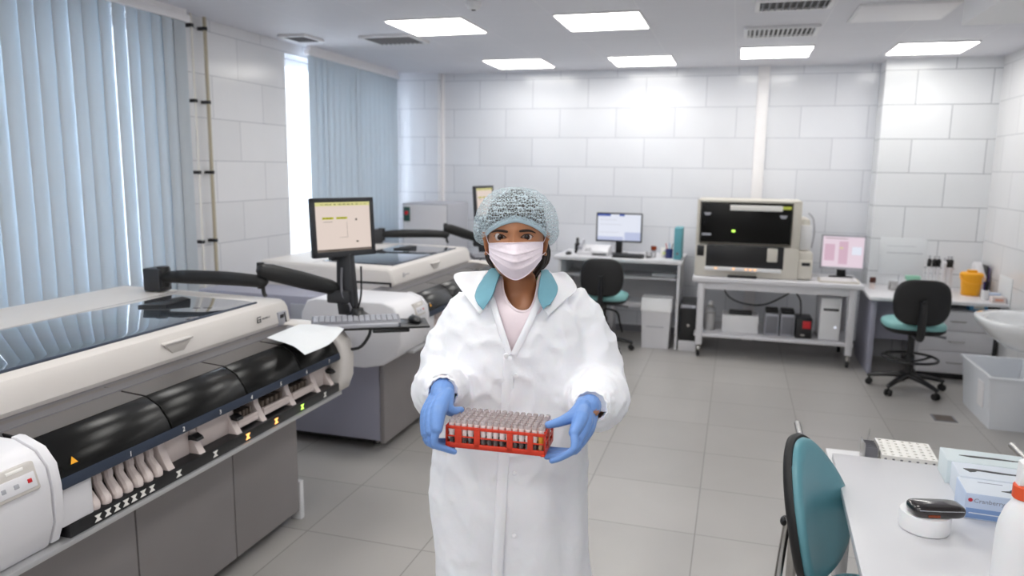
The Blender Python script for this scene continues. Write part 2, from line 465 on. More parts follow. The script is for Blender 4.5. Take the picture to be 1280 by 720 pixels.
def vent(x0, x1, y0, y1, lb, dark=False, n=9):
    t = thing('ceiling_vent', lb, 'ceiling vent', ((x0+x1)/2, (y0+y1)/2, ZC-.02))
    a, b = (x1-x0)/2, (y1-y0)/2
    fr = MB()
    for q in ((-a, a, -b, -b+.03), (-a, a, b-.03, b), (-a, -a+.03, -b+.03, b-.03), (a-.03, a, -b+.03, b-.03)): fr.box(*q, 0, .02, .003)
    fr.build('vent_frame', M_white, t)
    MB().box(-a+.02, a-.02, -b+.02, b-.02, .014, .02).build('backing', M_darkm, t)
    sl = MB()
    for k in range(n):
        x = -a+.03+(2*a-.06)*(k+.5)/n
        sl.box(-.004, .004, -b+.03, b-.03, -.011, .011, M=Matrix.Translation((x, 0, .008)) @ Matrix.Rotation(.6, 4, 'Y'))
    sl.build('slat', M_mid if dark else M_white, t)
    return t
vent(-.02, .50, 5.86, 6.24, 'pale ceiling vent with a row of slats between the light panels', n=14)
vent(.04, .50, 4.95, 5.25, 'dark slatted ceiling vent at the top edge of the view', True, 10)
vent(-2.98, -2.52, 5.58, 5.96, 'dark ceiling vent close to the left light panel', True, 10)
vent(-3.60, -3.35, 5.40, 5.70, 'small dark ceiling vent beside the far window', True, 6)
ap = thing('ceiling_hatch', 'pale square access panel in the ceiling beside the grey bulkhead', 'hatch', (.95, 5.52, ZC-.012))
MB().box(-.29, .29, -.29, .29, .002, .012, .002).build('hatch_frame', M_white, ap)
MB().box(-.27, .27, -.27, .27, -.002, .004, .002).build('hatch_panel', M_grout, ap)
sd = thing('smoke_detector', 'small white round smoke detector on the ceiling', 'smoke detector', (-1.665, 4.65, ZC-.045))
MB().lathe([(.02, 0), (.035, .004), (.042, .02), (.05, .025), (.05, .045)], 24).build('detector_body', M_white, sd)
MB().lathe([(.012, -.004), (.016, .002)], 16).build('sensor_cap', M_dark, sd)

# heating pipes on the left wall
for x, y, r, m, lb in ((XL+.05, 4.52, .009, M_pvc, 'thin white vertical pipe clipped to the tiled wall right beside the near blind'),
                       (XL+.05, 4.66, .013, M_brass, 'thicker beige vertical pipe clipped to the tiled wall between the two blinds')):
    t = thing('wall_pipe', lb, 'pipe', (x, y, 0))
    MB().cyl((0, 0, 0.0), (0, 0, ZC), r, n=14).build('pipe', m, t)
    for z in (2.70, 2.19, 1.69, 1.19):
        MB().box(-.05, .016, -.02, .012, -.012, .012, .004, M=Matrix.Translation((0, 0, z))).cyl((0, 0, z-.012), (0, 0, z+.012), r+.006, n=14).build('pipe_clip', M_dark, t)

# vertical blinds
def blind(y0, y1, seed, angs, lb, z0=.80):
    rnd = random.Random(seed)
    t = thing('vertical_blind', lb, 'blind', (XL+.09, (y0+y1)/2, 0), group='vertical blinds on the left windows')
    h = (y1-y0)/2
    MB().box(-.025, .025, -h-.03, h+.03, 2.70, 2.745, .006).box(-.02, .02, -h, h, 2.745, ZC, .0).build('headrail', M_grout, t)
    s = MB(); n = int(round((y1-y0)/.104))
    for k in range(n):
        y = -h+(k+.5)*(2*h/n)
        phi = math.atan2(abs(XL+.09), max(.3, abs((y0+y1)/2+y)))
        rr_ = angs(k, rnd)
        a = phi-math.asin(min(1, rr_*(2*h/n)*math.sin(phi)/.127)) if rr_ < 5 else math.radians(rr_-12)
        T = Matrix.Translation((0, y, 0)) @ Matrix.Rotation(a, 4, 'Z')
        rings = []
        for z in (z0, 2.70):
            o_, i_ = [], []
            for j in range(7):
                q = (j-3)/3*.0635; c = .006*(1-(q/.0635)**2)
                o_.append((c+.0006, q, z)); i_.append((c-.0006, q, z))
            rings.append(o_+i_[::-1])
        s.loft(rings, M=T)
    s.build('slats', M_blind, t)
    c = MB()
    for k in range(n-1):
        y = -h+(k+.5)*(2*h/n); c.cyl((0, y, z0+.006), (0, y+2*h/n, z0+.006), .0015, n=6)
    c.build('bead_chain', M_grout, t)
    return t
blind(0.95, 4.41, 8, lambda k, r: r.choice((1.02, 1.08, 1.20, 1.10, .95, .88, .90, .97, 1.2)), 'pale blue vertical blind over the large window behind the near analyzer')
blind(5.95, 7.72, 5, lambda k, r: (.80 if k == 2 else .86) if k in (2, 8) else (1.02 if k == 70 else 9+r.uniform(-2, 2)), 'closed grey vertical blind over the far window')
blind(-2.3, 0.1, 9, lambda k, r: r.uniform(1.0, 1.15), 'vertical blind over the unseen window added behind the camera')
# ------------------------------------------------------------------ the two large analyzers
def emblem(mb, x, y, z, s, mi=0, face=0.0):
    """little white hourglass mark on a lane front (faces +x)"""
    T = Matrix.Translation((x, y, z))
    mb.prism([(-s*.6, s*.5), (s*.6, s*.5), (s*.18, 0), (s*.6, -s*.5), (-s*.6, -s*.5), (-s*.18, 0)], 'x', 0, .0012, mi=mi, M=T)

def analyzer(y0, lid0, lb, first):
    t = thing('laboratory_analyzer', lb, 'analyzer', (-2.0, y0, 0), group='long white laboratory analyzers by the windows')
    Y = lambda v: v
    # local frame: x = 0 at the cabinet front, y along the machine, z up
    L = 1.68
    MB().box(-1.28, -.02, 0, L, .075, .69, .006).build('base_cabinet', M_cabend, t)
    MB().box(-1.2, -.08, .06, L-.06, .04, .075).build('toe_kick', M_darkm, t)
    ed = [0.0, .655, 1.195, L]
    for i in range(3):
        dpan = MB().box(-.02, .012, ed[i]+.003, ed[i+1]-.003, .06, .675, .004).build('cabinet_door', M_cab, t)
    for x in (-1.15, -.1):
        for y in (.12, .9, L-.15):
            MB().lathe([(.03, 0), (.03, .012), (.012, .016), (.012, .06)], 16, M=Matrix.Translation((x, y, 0))).build('levelling_foot', M_steel if not first else M_dark, t)
    MB().box(-.05, .01, L+.012, L+.045, 0, .2, .004).build('corner_guard', M_white, t)
    MB().box(-.06, 0, L, L+.012, .05, .67).build('corner_gap', M_dark, t)
    # upper body behind the sample handler
    MB().box(-1.3, -.13, 0.0, L+.02, .69, .95, .008).build('upper_body', M_cabend, t)
    # near end recess with a dark frame
    MB().box(-.62, -.14, -.006, .004, .72, .9, .003).build('end_panel', M_grey, t)
    # lid
    l0, l1 = lid0, 1.80
    prof = [(-.095, .925), (-.072, 1.0), (-.085, 1.065), (-.10, 1.09), (-.125, 1.102), (-.6, 1.108), (-1.06, 1.112), (-1.09, 1.095), (-1.1, .95), (-1.1, .925)]
    lid = MB().prism(prof, 'y', l0, l1, .03, seg=3).build('lid', M_house, t, angle=25)
    MB().box(-.69, -.686, l0+.05, l1-.05, 1.106, 1.1095).build('lid_seam', M_mid, lid)
    gl = MB()
    gx0, gx1 = -.665, -.155
    gy0, gy1 = l0+.14, l1-.18
    gl.prism([(gx0, 1.103), (gx0, 1.112), (gx0+.05, 1.116), (gx1-.05, 1.1115), (gx1, 1.106), (gx1, 1.100)], 'y', gy0, gy1, .004)
    gl.build('glass_panel', M_glass, lid)
    MB().tube([(gx1+.008, gy0, 1.105), (gx1+.008, gy1, 1.105)], .006, n=8).build('glass_edge', M_navy, lid)
    MB().prism([(-.55, gy1-.30), (-.53, gy1-.04), (-.45, gy1-.08), (-.44, gy1-.25)], 'z', 1.112, 1.119, .002).build('grip_plate', M_dark, lid)
    # handle scoop on the lid front
    hs = MB(); yc = (l0+l1)/2-.03+(.06 if first else 0)
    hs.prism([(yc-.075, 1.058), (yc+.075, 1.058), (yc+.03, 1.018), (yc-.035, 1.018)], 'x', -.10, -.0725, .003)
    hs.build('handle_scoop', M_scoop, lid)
    MB().box(-.09, -.066, yc-.08, yc+.08, 1.056, 1.066, .004).build('handle_lip', M_house, lid)
    # maker's mark: small square sign and a word
    mk = MB(); ym = l1-.28 if first else l0+.14
    T = Matrix.Translation((-.0725, ym, 1.03)) @ Matrix.Rotation(PI/2, 4, 'Z') @ Matrix.Rotation(PI/2, 4, 'X')
    for q in ((0, .028, 0, .004), (0, .028, .024, .028), (0, .004, .004, .024), (.024, .028, .004, .020), (.008, .024, .012, .016)):
        mk.box(q[0], q[1], q[2], q[3], -.001, .0008, M=T)
    mk.text('ARCHITECT', .0115, T @ Matrix.Translation((.036, .010, 0)), .001)
    mk.build('maker_mark', M_print if first else M_grey, lid)
    if first:
        MB().box(-.09, -.070, l1-.115, l1-.05, .985, 1.05, .003).build('lock_plate', M_grey, lid)
        MB().box(-.08, -.0675, l1-.105, l1-.075, 1.02, 1.038, .002).tube([(-.069, l1-.07, 1.045), (-.069, l1-.055, .99)], .003, n=6).build('lock_mark', M_dark, lid)
    else:
        fr = MB()
        for q in ((-.40, -.09, 1.0, 1.012), (-.102, -.09, .93, 1.0)): fr.box(q[0], q[1], l0-.004, l0+.004, q[2], q[3])
        fr.build('end_frame', M_dark, lid)
    # shelf between lid and hood
    MB().prism([(-.16, .93), (-.16, .985), (.02, .985), (.03, .97), (.03, .93)], 'y', .02, L+.03).build('deck_strip', M_strip, t)
    # sample handler: chassis, rail, lanes, hoods
    MB().box(-.14, .07, .1, L+.06, .70, .935).build('handler_chassis', M_pinkw, t)
    MB().box(-.02, .235, -.05, L+.05, .664, .682, .004).build('handler_rail', M_alu, t)
    MB().box(.0, .226, .2, L+.04, .682, .722, .002).build('lane_strip', M_dark, t)
    MB().box(.07, .085, .1, L+.05, .722, .93).build('bay_back', M_brown, t)
    bays = [(.30, .60, 'levers'), (.635, .755, 'panel'), (.80, .98, 'panel'), (1.0, 1.125, 'tray'), (1.165, 1.345, 'tray'), (1.375, 1.54, 'tray'), (1.575, 1.68, 'panel')]
    for a, b, kind in bays:
        if kind == 'levers':
            n = 7
            for k in range(n):
                y = a+(b-a)*(k+.4)/n
                lv = MB().tube([(.10, y+.008, .85), (.155, y+.006, .80), (.165, y+.002, .772), (.20, y-.006, .735), (.205, y-.01, .722)], [.018, .0165, .014, .018, .015], n=10, k=4, flat=1.0, ends=True)
                lv.build('lane_lever', M_pinkw, t)
        elif kind == 'panel':
            MB().box(.085, .175, a, b, .722, .84, .004).build('bay_panel', M_pinkw, t)
            MB().prism([(.165, .79), (.19, .795), (.21, .785), (.215, .775), (.185, .777), (.165, .772)], 'y', b-.005, b+.03).build('latch', M_dark, t)
        else:
            MB().box(.085, .20, a, b, .735, .752, .002).box(.187, .20, a, b, .752, .768, .002).build('bay_tray', M_pinkw, t)
            rk = MB()
            for k in range(5): rk.box(.09, .18, a+.012+k*(b-a-.02)/5, a+.012+(k+.55)*(b-a-.02)/5, .753, .79, .002)
            rk.build('sample_rack', M_brown, t)
    for y in (.62, .775, .985, 1.145, 1.36, 1.56, L+.0):
        MB().prism([(.085, .722), (.085, .845), (.17, .845), (.178, .79), (.20, .745), (.215, .722)], 'y', y-.016, y+.016, .003).build('bay_divider', M_pinkw, t)
    lit = {3: M_amber, 4: M_amber, 5: M_green}
    ys = [.298, .335, .37, .405, .438, .476, .514]
    for y in ys:
        e = MB(); emblem(e, .2262, y, .701, .021); e.build('lane_marker', M_iconw, t)
    for i, y in enumerate((.638, .826, 1.017, 1.206, 1.40, 1.59)):
        if i in (0, 1, 5):
            e = MB(); emblem(e, .2262, y, .702, .022); e.build('lane_marker', M_iconw, t)
        else:
            e = MB(); emblem(e, .2262, y, .702, .022); e.build('lane_marker', M_amber if i < 4 else M_green, t, label='glowing lane marker')
    hp = [(-.055, .93), (-.055, .985), (.135, .972), (.185, .945), (.218, .90), (.232, .868), (.236, .842), (.225, .838), (.205, .86), (.10, .90)]
    he = [.18, .615, 1.02, 1.395, 1.74]
    for i in range(4):
        h = MB().prism(hp, 'y', he[i]+.003, he[i+1]-.003, .0025).build('smoked_hood', M_smoke, t, angle=50)
        MB().prism([(-.05, .9865), (.125, .9745), (.125, .973), (-.05, .985)], 'y', he[i]+.006, he[i+1]-.006).build('hood_top', M_smoketop, h)
        MB().prism([(.2325, .872), (.2375, .852), (.2375, .84), (.235, .84)], 'y', he[i], he[i+1]).build('hood_strip', M_navy, h)
        if i == 0:
            w_ = MB(); T = Matrix.Translation((.2195, .235, .905)) @ Matrix.Rotation(-.45, 4, 'Y')
            w_.prism([(-.012, -.009), (.012, -.009), (0, .012)], 'x', 0, .0012, M=T)
            w_.build('warning_triangle', M_orange, h)
    nb = MB()
    for i, y in enumerate((.42, .655, .845, 1.03, 1.225, 1.42, 1.61)):
        T = Matrix.Translation((.238, y, .847)) @ Matrix.Rotation(PI/2, 4, 'Z') @ Matrix.Rotation(PI/2, 4, 'X')
        nb.text(str(i+1), .024, T, .001)
    nb.build('lane_numbers', M_iconw, t)
    # far end bell
    bell = [(-.45, .70), (-.45, .97), (-.05, .995), (.10, .99), (.19, .965), (.235, .91), (.25, .84), (.245, .74), (.22, .675), (.15, .635), (.02, .62)]
    MB().prism(bell, 'y', L+.035, L+.16, .02, seg=3).build('end_cap', M_house, t, angle=50)
    # near end pod with its control panel
    pod = [(-.42, .70), (-.40, .90), (-.36, .975), (-.3, .99), (.12, .992), (.19, .966), (.226, .922), (.238, .86), (.238, .76), (.212, .69), (.12, .625), (.0, .60), (-.25, .605)]
    pd = MB().prism(pod, 'y', -.23, .147, .012, seg=3).build('control_pod', M_pod, t, angle=50)
    MB().prism([(.10, .93), (.10, .9905), (.12, .991), (.19, .966), (.226, .922), (.237, .86), (.237, .76), (.21, .69), (.1, .69)], 'y', .150, .178, .002).build('pod_collar', M_pod, t, angle=50)
    MB().box(.10, .222, .18, .29, .722, .842, .004).build('side_blank', M_pod, t)
    T = Matrix.Translation((.226, .045, .915)) @ Matrix.Rotation(-.30, 4, 'Y')
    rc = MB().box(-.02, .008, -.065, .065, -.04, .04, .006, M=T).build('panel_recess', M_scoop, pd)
    MB().box(.006, .0105, -.055, .055, -.03, .012, .002, M=T).build('control_panel', M_pod, pd)
    MB().box(.0095, .0125, .030, .042, -.014, -.003, .001, M=T).build('stop_button', M_red, pd)
    MB().box(.0095, .012, -.045, -.033, -.016, -.004, .001, M=T).box(.0095, .012, -.010, .004, -.016, -.004, .001, M=T).build('panel_key', M_grey, pd)
    MB().box(.006, .0095, -.02, .03, .024, .033, .001, M=T).build('pod_badge', M_iconw, pd)
    return t
an1 = analyzer(1.35, .17, 'long white analyzer nearest the camera, with smoked hoods and numbered sample lanes', True)
an2 = analyzer(3.97, .33, 'second white analyzer further back, behind the monitor on its arm', False)

# crumpled sheet lying on the near hood
sh = thing('plastic_sheet', 'crumpled white sheet lying over the far end of the near smoked hood', 'sheet', (-1.85, 2.9, .99))
rws = [[(-.09, -.15, .010), (-.02, -.17, .006), (.05, -.19, .000), (.09, -.20, -.010), (.13, -.20, -.036)],
       [(-.10, -.05, .011), (-.02, -.04, .018), (.06, -.05, .006), (.11, -.05, -.006), (.155, -.06, -.024)],
       [(-.11, .06, .010), (-.03, .05, .008), (.05, .06, .012), (.10, .06, .003), (.145, .04, -.010)],
       [(-.115, .14, .010), (-.04, .155, .013), (.03, .16, .008), (.08, .165, .008), (.115, .16, .002)]]
MB().patch(rws, 6, 6, .0012).build('sheet', M_paper, sh)

# ------------------------------------------------------------------ monitor on a folding arm, with keyboard tray
def pc_screen(root, w, h, T, m_bg, marks, bez=.018, dep=.03, body=M_char, name='screen_frame'):
    """flat monitor: T places the centre of its front face, facing -y"""
    f = MB()
    f.box(-w/2, w/2, .006, dep, -h/2, h/2, .008, M=T)
    for q in ((-w/2, w/2, h/2-bez, h/2), (-w/2, w/2, -h/2, -h/2+bez*1.25), (-w/2, -w/2+bez, -h/2, h/2), (w/2-bez, w/2, -h/2, h/2)):
        f.box(q[0], q[1], -.002, .01, q[2], q[3], .002, M=T)
    f.box(-w*.3, w*.3, dep-.005, dep+.03, -h*.3, h*.3, .01, M=T)
    fo = f.build(name, body, root)
    s = MB().box(-w/2+bez, w/2-bez, .003, .0065, -h/2+bez*1.25, h/2-bez, M=T).build('screen', m_bg, root)
    sw, sh_ = w-2*bez, h-2.25*bez
    for nm, m, rects in marks:
        b = MB()
        for (u0, u1, v0, v1) in rects:
            b.box(-sw/2+sw*u0, -sw/2+sw*u1, .0018, .0032, -sh_/2+bez*.125+sh_*v0, -sh_/2+bez*.125+sh_*v1, M=T)
        b.build(nm, m, s)
    return fo
E_cream = emit('cream_screen_glow', '#f3e2d8', 0.80)
E_yel = emit('yellow_screen_bar', '#e8e3a0', 0.80)
E_hl = emit('yellow_screen_highlight', '#cfcf38', 0.75)
E_dk = emit('grey_screen_print', '#8d8078', 0.6)
E_txt = emit('dark_screen_print', '#5a5646', 0.4)
E_wht = emit('white_screen_glow', '#eef2ff', 0.85)
E_blu = emit('blue_screen_bar', '#5f74c4', 0.75)
E_lav = emit('lavender_screen_glow', '#ccd4f2', 0.8)
E_pnk = emit('pink_screen_glow', '#efdce8', 0.85)
E_rose = emit('rose_screen_bar', '#e3c0d2', 0.8)

rnd = random.Random(2)
def words_row(u0, u1, v, h, n):
    out = []; x = u0
    for k in range(n):
        wd = rnd.uniform(.5, 1.0)*(u1-u0)/n*.85
        out.append((x, x+wd, v, v+h)); x += (u1-u0)/n
    return out
def arm_set(M, lb_arm, lb_mon, lb_key, lb_mouse, turn):
    t = thing('folding_monitor_mount', lb_arm, 'monitor mount', M=M, group='black folding monitor mounts on the analyzers')
    MB().box(-.05, .05, -.045, .045, 0, .115, .008).build('base_block', M_char, t)
    MB().cyl((.04, 0, .02), (.04, 0, .125), .03, n=20, bev=.004).build('base_joint', M_dark, t)
    MB().tube([(.05, 0, .07), (.18, .0, .078), (.40, .03, .078), (.575, .05, .07)], [.033, .041, .041, .036], n=14, k=4, flat=.85, ends=True).build('lower_arm', M_darkm, t)
    MB().cyl((.575, .05, .035), (.575, .05, .165), .018, n=16, bev=.003).build('elbow_post', M_dark, t)
    MB().tube([(.585, .05, .04), (.59, .05, .01), (.60, .05, -.001)], .010, n=8, k=4).build('elbow_cable', M_dark, t)
    e0 = Vector((.59, .05, .125)); e1 = Vector((.86, .27, .02))
    d = (e1-e0)
    MB().tube([e0, e0+d*.1, e0+d*.55, e0+d*.92, e1], [.034, .042, .043, .038, .030], n=14, flat=1.0, ends=True).build('upper_arm', M_darkm, t)
    MB().ball(e0, .034, n=14, k=8).build('elbow_knuckle', M_dark, t)
    MB().box(.82, .95, .24, .32, -.055, .015, .012).build('bracket', M_char, t)
    # upright with the keyboard tray
    MB().prism([(.875, -.115), (.965, -.115), (.97, -.04), (.95, .2), (.87, .2), (.865, -.05)], 'y', .26, .31, .01).build('upright', M_char, t)
    MB().tube([(.905, .255, .13), (.91, .245, .0), (.95, .25, -.06), (.955, .25, -.10)], .006, n=8, k=5).build('cable', M_mid, t)
    MB().tube([(1.005, .27, .14), (1.0, .275, .0), (.98, .27, -.09)], .005, n=8, k=5).build('cable', M_dark, t)
    MB().lathe([(.065, 0), (.06, .02), (.035, .04), (.03, .055)], 20, M=Matrix.Translation((.98, .27, -.130))).build('tray_pivot', M_dark, t)
    T = Matrix.Translation((1.065, .215, -.137)) @ Matrix.Rotation(turn, 4, 'Z')
    tr = MB().box(-.27, .30, -.105, .10, -.012, 0, .005, M=T).build('keyboard_tray', M_dark, t)
    MB().tube([T @ Vector(p) for p in ((-.2, -.08, -.012), (-.19, -.08, -.06), (-.15, -.08, -.1), (-.05, -.08, -.105), (0, -.08, -.05), (.01, -.08, -.012))], .008, n=8, k=4).build('cable_loop', M_dark, t)
    MB().box(.02, .2, -.1, -.05, -.03, -.012, .006, M=T).build('tray_handle', M_dark, t)
    # things on the arm
    KT = M @ T
    k = thing('keyboard', lb_key, 'keyboard', M=KT @ Matrix.Translation((-.055, -.005, 0)))
    MB().prism([(-.085, 0), (-.085, .016), (-.06, .02), (.075, .03), (.078, 0)], 'x', -.215, .215, .003).build('keyboard_case', M_mid, k)
    ks = MB()
    for r in range(5):
        for c in range(15):
            y = -.045+r*.022
            ks.box(-.205+c*.0274, -.205+c*.0274+.0235, y, y+.018, .018+(y+.06)*.07, .027+(y+.06)*.07, .002, seg=1)
    ks.build('keys', M_grey, k)
    MB().box(-.2, .2, -.11, -.088, 0.0, .02, .007).build('wrist_rest', M_grey, k)
    m_ = thing('computer_mouse', lb_mouse, 'mouse', M=KT @ Matrix.Translation((.235, .0, 0)) @ Matrix.Rotation(.3, 4, 'Z'))
    MB().lathe([(.026, 0), (.031, .006), (.031, .014), (.024, .026), (.012, .032), (0, .033)], 20, M=Matrix.Diagonal((1, 1.75, 1, 1))).build('mouse_body', M_dark, m_)
    MB().cyl((-.003, .026, .027), (.003, .026, .027), .008, n=12).build('scroll_wheel', M_mid, m_)
    mo = thing('monitor', lb_mon, 'monitor', M=M @ Matrix.Translation((.872, .285, .17)) @ Matrix.Rotation(math.radians(60), 4, 'Z'), group='square monitors on folding arms')
    T2 = Matrix.Translation((.0, -.06, .165)) @ Matrix.Rotation(math.radians(-4), 4, 'X')
    pc_screen(mo, .352, .292, T2, E_cream,
              [('menu_bar', E_yel, [(0, 1, .925, 1)]), ('status_bar', E_dk, [(0, 1, 0, .05)]),
               ('highlight', E_hl, [(.12, .32, .655, .70), (.37, .57, .655, .70)]),
               ('screen_text', E_txt, words_row(.1, .97, .945, .02, 11)+words_row(.13, .31, .668, .02, 3)+words_row(.39, .55, .668, .02, 3)+[(.14, .3, .60, .607), (.72, .75, .62, .66), (.72, .76, .17, .2), (.13, .4, .015, .03)]),
               ('window_frame_line', E_dk, [(.42, .563, .28, .285), (.56, .563, .28, .6)])], bez=.022)
    MB().box(-.05, .05, -.03, .02, -.005, .03, .008).build('neck', M_dark, mo)
    return t
arm1 = arm_set(Matrix.Translation((-2.79, 3.06, 1.113)), 'black folding arm on the near analyzer holding the cream-screened monitor',
        'square black monitor with a cream screen on the near folding arm', 'grey keyboard on the black tray below the near arm monitor', 'black mouse at the end of the near keyboard tray', math.radians(30))
arm2 = arm_set(Matrix.Translation((-2.88, 5.66, 1.113)) @ Matrix.Rotation(math.radians(22), 4, 'Z'), 'black folding arm on the far analyzer, reaching behind the woman',
        'square black monitor on the far folding arm, half hidden by the hair net', 'grey keyboard on the far tray behind the woman', 'black mouse on the far tray behind the woman', math.radians(8))
# ------------------------------------------------------------------ the woman in the gown
# local frame: x to her left (image right), y away from the camera, z up; she faces -y
_hr = Vector((math.cos(YAW), math.sin(YAW), 0)); _hf = Vector((-math.sin(YAW), math.cos(YAW), 0))
PM = Matrix.Translation(_hf*1.85) @ Matrix.Rotation(YAW, 4, 'Z')
woman = thing('person', 'woman in a white gown, blue hair net and face mask holding a red tube rack', 'person', M=PM)

def gs(x, s): return math.exp(-(x/s)**2)
def sst(a, b, x):
    t = min(1, max(0, (x-a)/(b-a))); return t*t*(3-2*t)
EYES = [(-.0295, 1.5895), (.0335, 1.5912)]
# (z, centre x, half width, centre y, front depth, back depth)
HEAD = [(1.693, .008, .004, -.025, .004, .004), (1.689, .008, .026, -.025, .028, .030), (1.680, .008, .043, -.025, .050, .052), (1.665, .008, .056, -.025, .070, .070),
        (1.645, .008, .0635, -.025, .084, .082), (1.625, .008, .067, -.025, .0915, .088), (1.605, .008, .0685, -.025, .0945, .090),
        (1.590, .008, .068, -.025, .0935, .090), (1.575, .008, .0672, -.025, .0925, .088), (1.558, .008, .0655, -.025, .0915, .084), (1.540, .0078, .0625, -.025, .090, .078),
        (1.522, .0075, .057, -.027, .086, .070), (1.508, .007, .049, -.030, .080, .062), (1.498, .007, .043, -.032, .071, .056), (1.492, .008, .044, -.018, .055, .058),
        (1.485, .010, .047, .0, .048, .052), (1.465, .013, .0475, .005, .048, .052), (1.445, .014, .050, .008, .050, .054), (1.428, .015, .060, .012, .062, .056),
        (1.412, .015, .080, .015, .078, .058), (1.395, .012, .105, .018, .086, .064), (1.37, .010, .125, .018, .092, .070), (1.32, .008, .135, .018, .098, .08),
        (1.2, .006, .135, .015, .105, .085), (1.08, .006, .125, .015, .10, .085), (.96, .006, .155, .015, .11, .10), (.86, .006, .165, .015, .11, .11), (.80, .006, .16, .015, .10, .10)]
def head_at(z):
    H = HEAD
    if z >= H[0][0]: return H[0][1:]
    for i in range(len(H)-1):
        if H[i][0] >= z >= H[i+1][0]:
            t = (H[i][0]-z)/(H[i][0]-H[i+1][0])
            p0 = H[max(i-1, 0)]; p1 = H[i]; p2 = H[i+1]; p3 = H[min(i+2, len(H)-1)]
            h = p1[0]-p2[0]
            out = []
            for k in range(1, 6):
                m1 = (p2[k]-p0[k])/max(1e-6, (p0[0]-p2[0]))*h if i > 0 else (p2[k]-p1[k])
                m2 = (p3[k]-p1[k])/max(1e-6, (p1[0]-p3[0]))*h
                lim = 3*abs(p2[k]-p1[k]); m1 = max(-lim, min(lim, m1)); m2 = max(-lim, min(lim, m2))
                out.append((2*t**3-3*t*t+1)*p1[k]+(t**3-2*t*t+t)*m1+(-2*t**3+3*t*t)*p2[k]+(t**3-t*t)*m2)
            return out
    return H[-1][1:]
def lid_shape(x, z):
    """>0 inside the almond of an eye"""
    best = -1
    for i, (ex, ez) in enumerate(EYES):
        s = -1 if i == 0 else 1
        u = (x-ex)/.0142
        if abs(u) > 1.3: continue
        zz = z-ez-.0006*u*s
        up = .0058*(1-abs(u)**2.6); lo = .0040*(1-abs(u)**2.0)
        v = min(up-zz, zz+lo)
        best = max(best, v)
    return best
def skin_pt(th, z, hole=True):
    cx, a, cy, bf, bb = head_at(z)
    c, s_ = math.cos(th), math.sin(th)
    b = bf if c > 0 else bb
    e = .88 if 1.5 < z < 1.66 and c > 0 else 1.0
    x = cx+a*math.copysign(abs(s_)**e, s_); y = cy-b*math.copysign(abs(c)**(1/e if False else e), c)
    d = 0.0
    if c > .2 and 1.49 < z < 1.66:
        fx = x-.002
        nz_ = sst(1.605, 1.545, z) if z > 1.545 else sst(1.528, 1.545, z)
        d += .019*nz_*gs(fx, .0085+.004*sst(1.59, 1.55, z))+.004*gs(fx, .007)*gs(z-1.60, .02)
        for ex, ez in EYES:
            d -= .0046*gs(x-ex, .0165)*gs(z-(ez+.0015), .0095)
            d += .0010*gs(x-ex, .020)*gs(z-(ez+.0145), .006)
            d += .0022*gs(x-ex, .014)*gs(z-(ez-.021), .012)
            d -= .0020*gs(x-(ex+(-.019 if ex > 0 else .019)), .006)*gs(z-ez-.001, .008)
        if hole:
            q = lid_shape(x, z)
            d += .0014*gs(q, .0013)
            d -= .0075*sst(.0001, .0014, q)
    n = Vector((x-cx, (y-cy), 0)); n = n.normalized() if n.length > 1e-6 else Vector((0, -1, 0))
    if c > .2: n = (n*.35+Vector((0, -1, 0))*.65).normalized()
    return Vector((x, y, z))+n*d
zs = [1.693, 1.6915, 1.689, 1.685, 1.68, 1.674, 1.667, 1.66, 1.652]
z = 1.645
while z > 1.617: zs.append(z); z -= .003
while z > 1.574: zs.append(z); z -= .00095
while z > 1.49: zs.append(z); z -= .003
while z > 1.40: zs.append(z); z -= .006
while z > .80: zs.append(z); z -= .03
zs.append(.80)
NT = 190
def thmap(k):
    s_ = -PI+2*PI*k/NT
    return s_-.64*math.sin(s_)
body = MB()
body.loft([[skin_pt(thmap(k), z) for k in range(NT)] for z in zs])
# ears
for sx in (-1, 1):
    c = Vector((.008+sx*.071, -.012, 1.566))
    T = Matrix.Translation(c) @ Matrix.Rotation(sx*.35, 4, 'Z') @ Matrix.Rotation(sx*.12, 4, 'Y')
    body.ball((0, 0, 0), .0065, .017, .029, 16, 12, M=T)
    body.tube([(sx*.004, -.006, -.026), (sx*.007, .010, -.018), (sx*.009, .017, .004), (sx*.008, .011, .024), (sx*.005, -.006, .026), (sx*.003, -.013, .012)], [.004, .0045, .0045, .0045, .004, .003], n=8, k=4, M=T, ends=True)
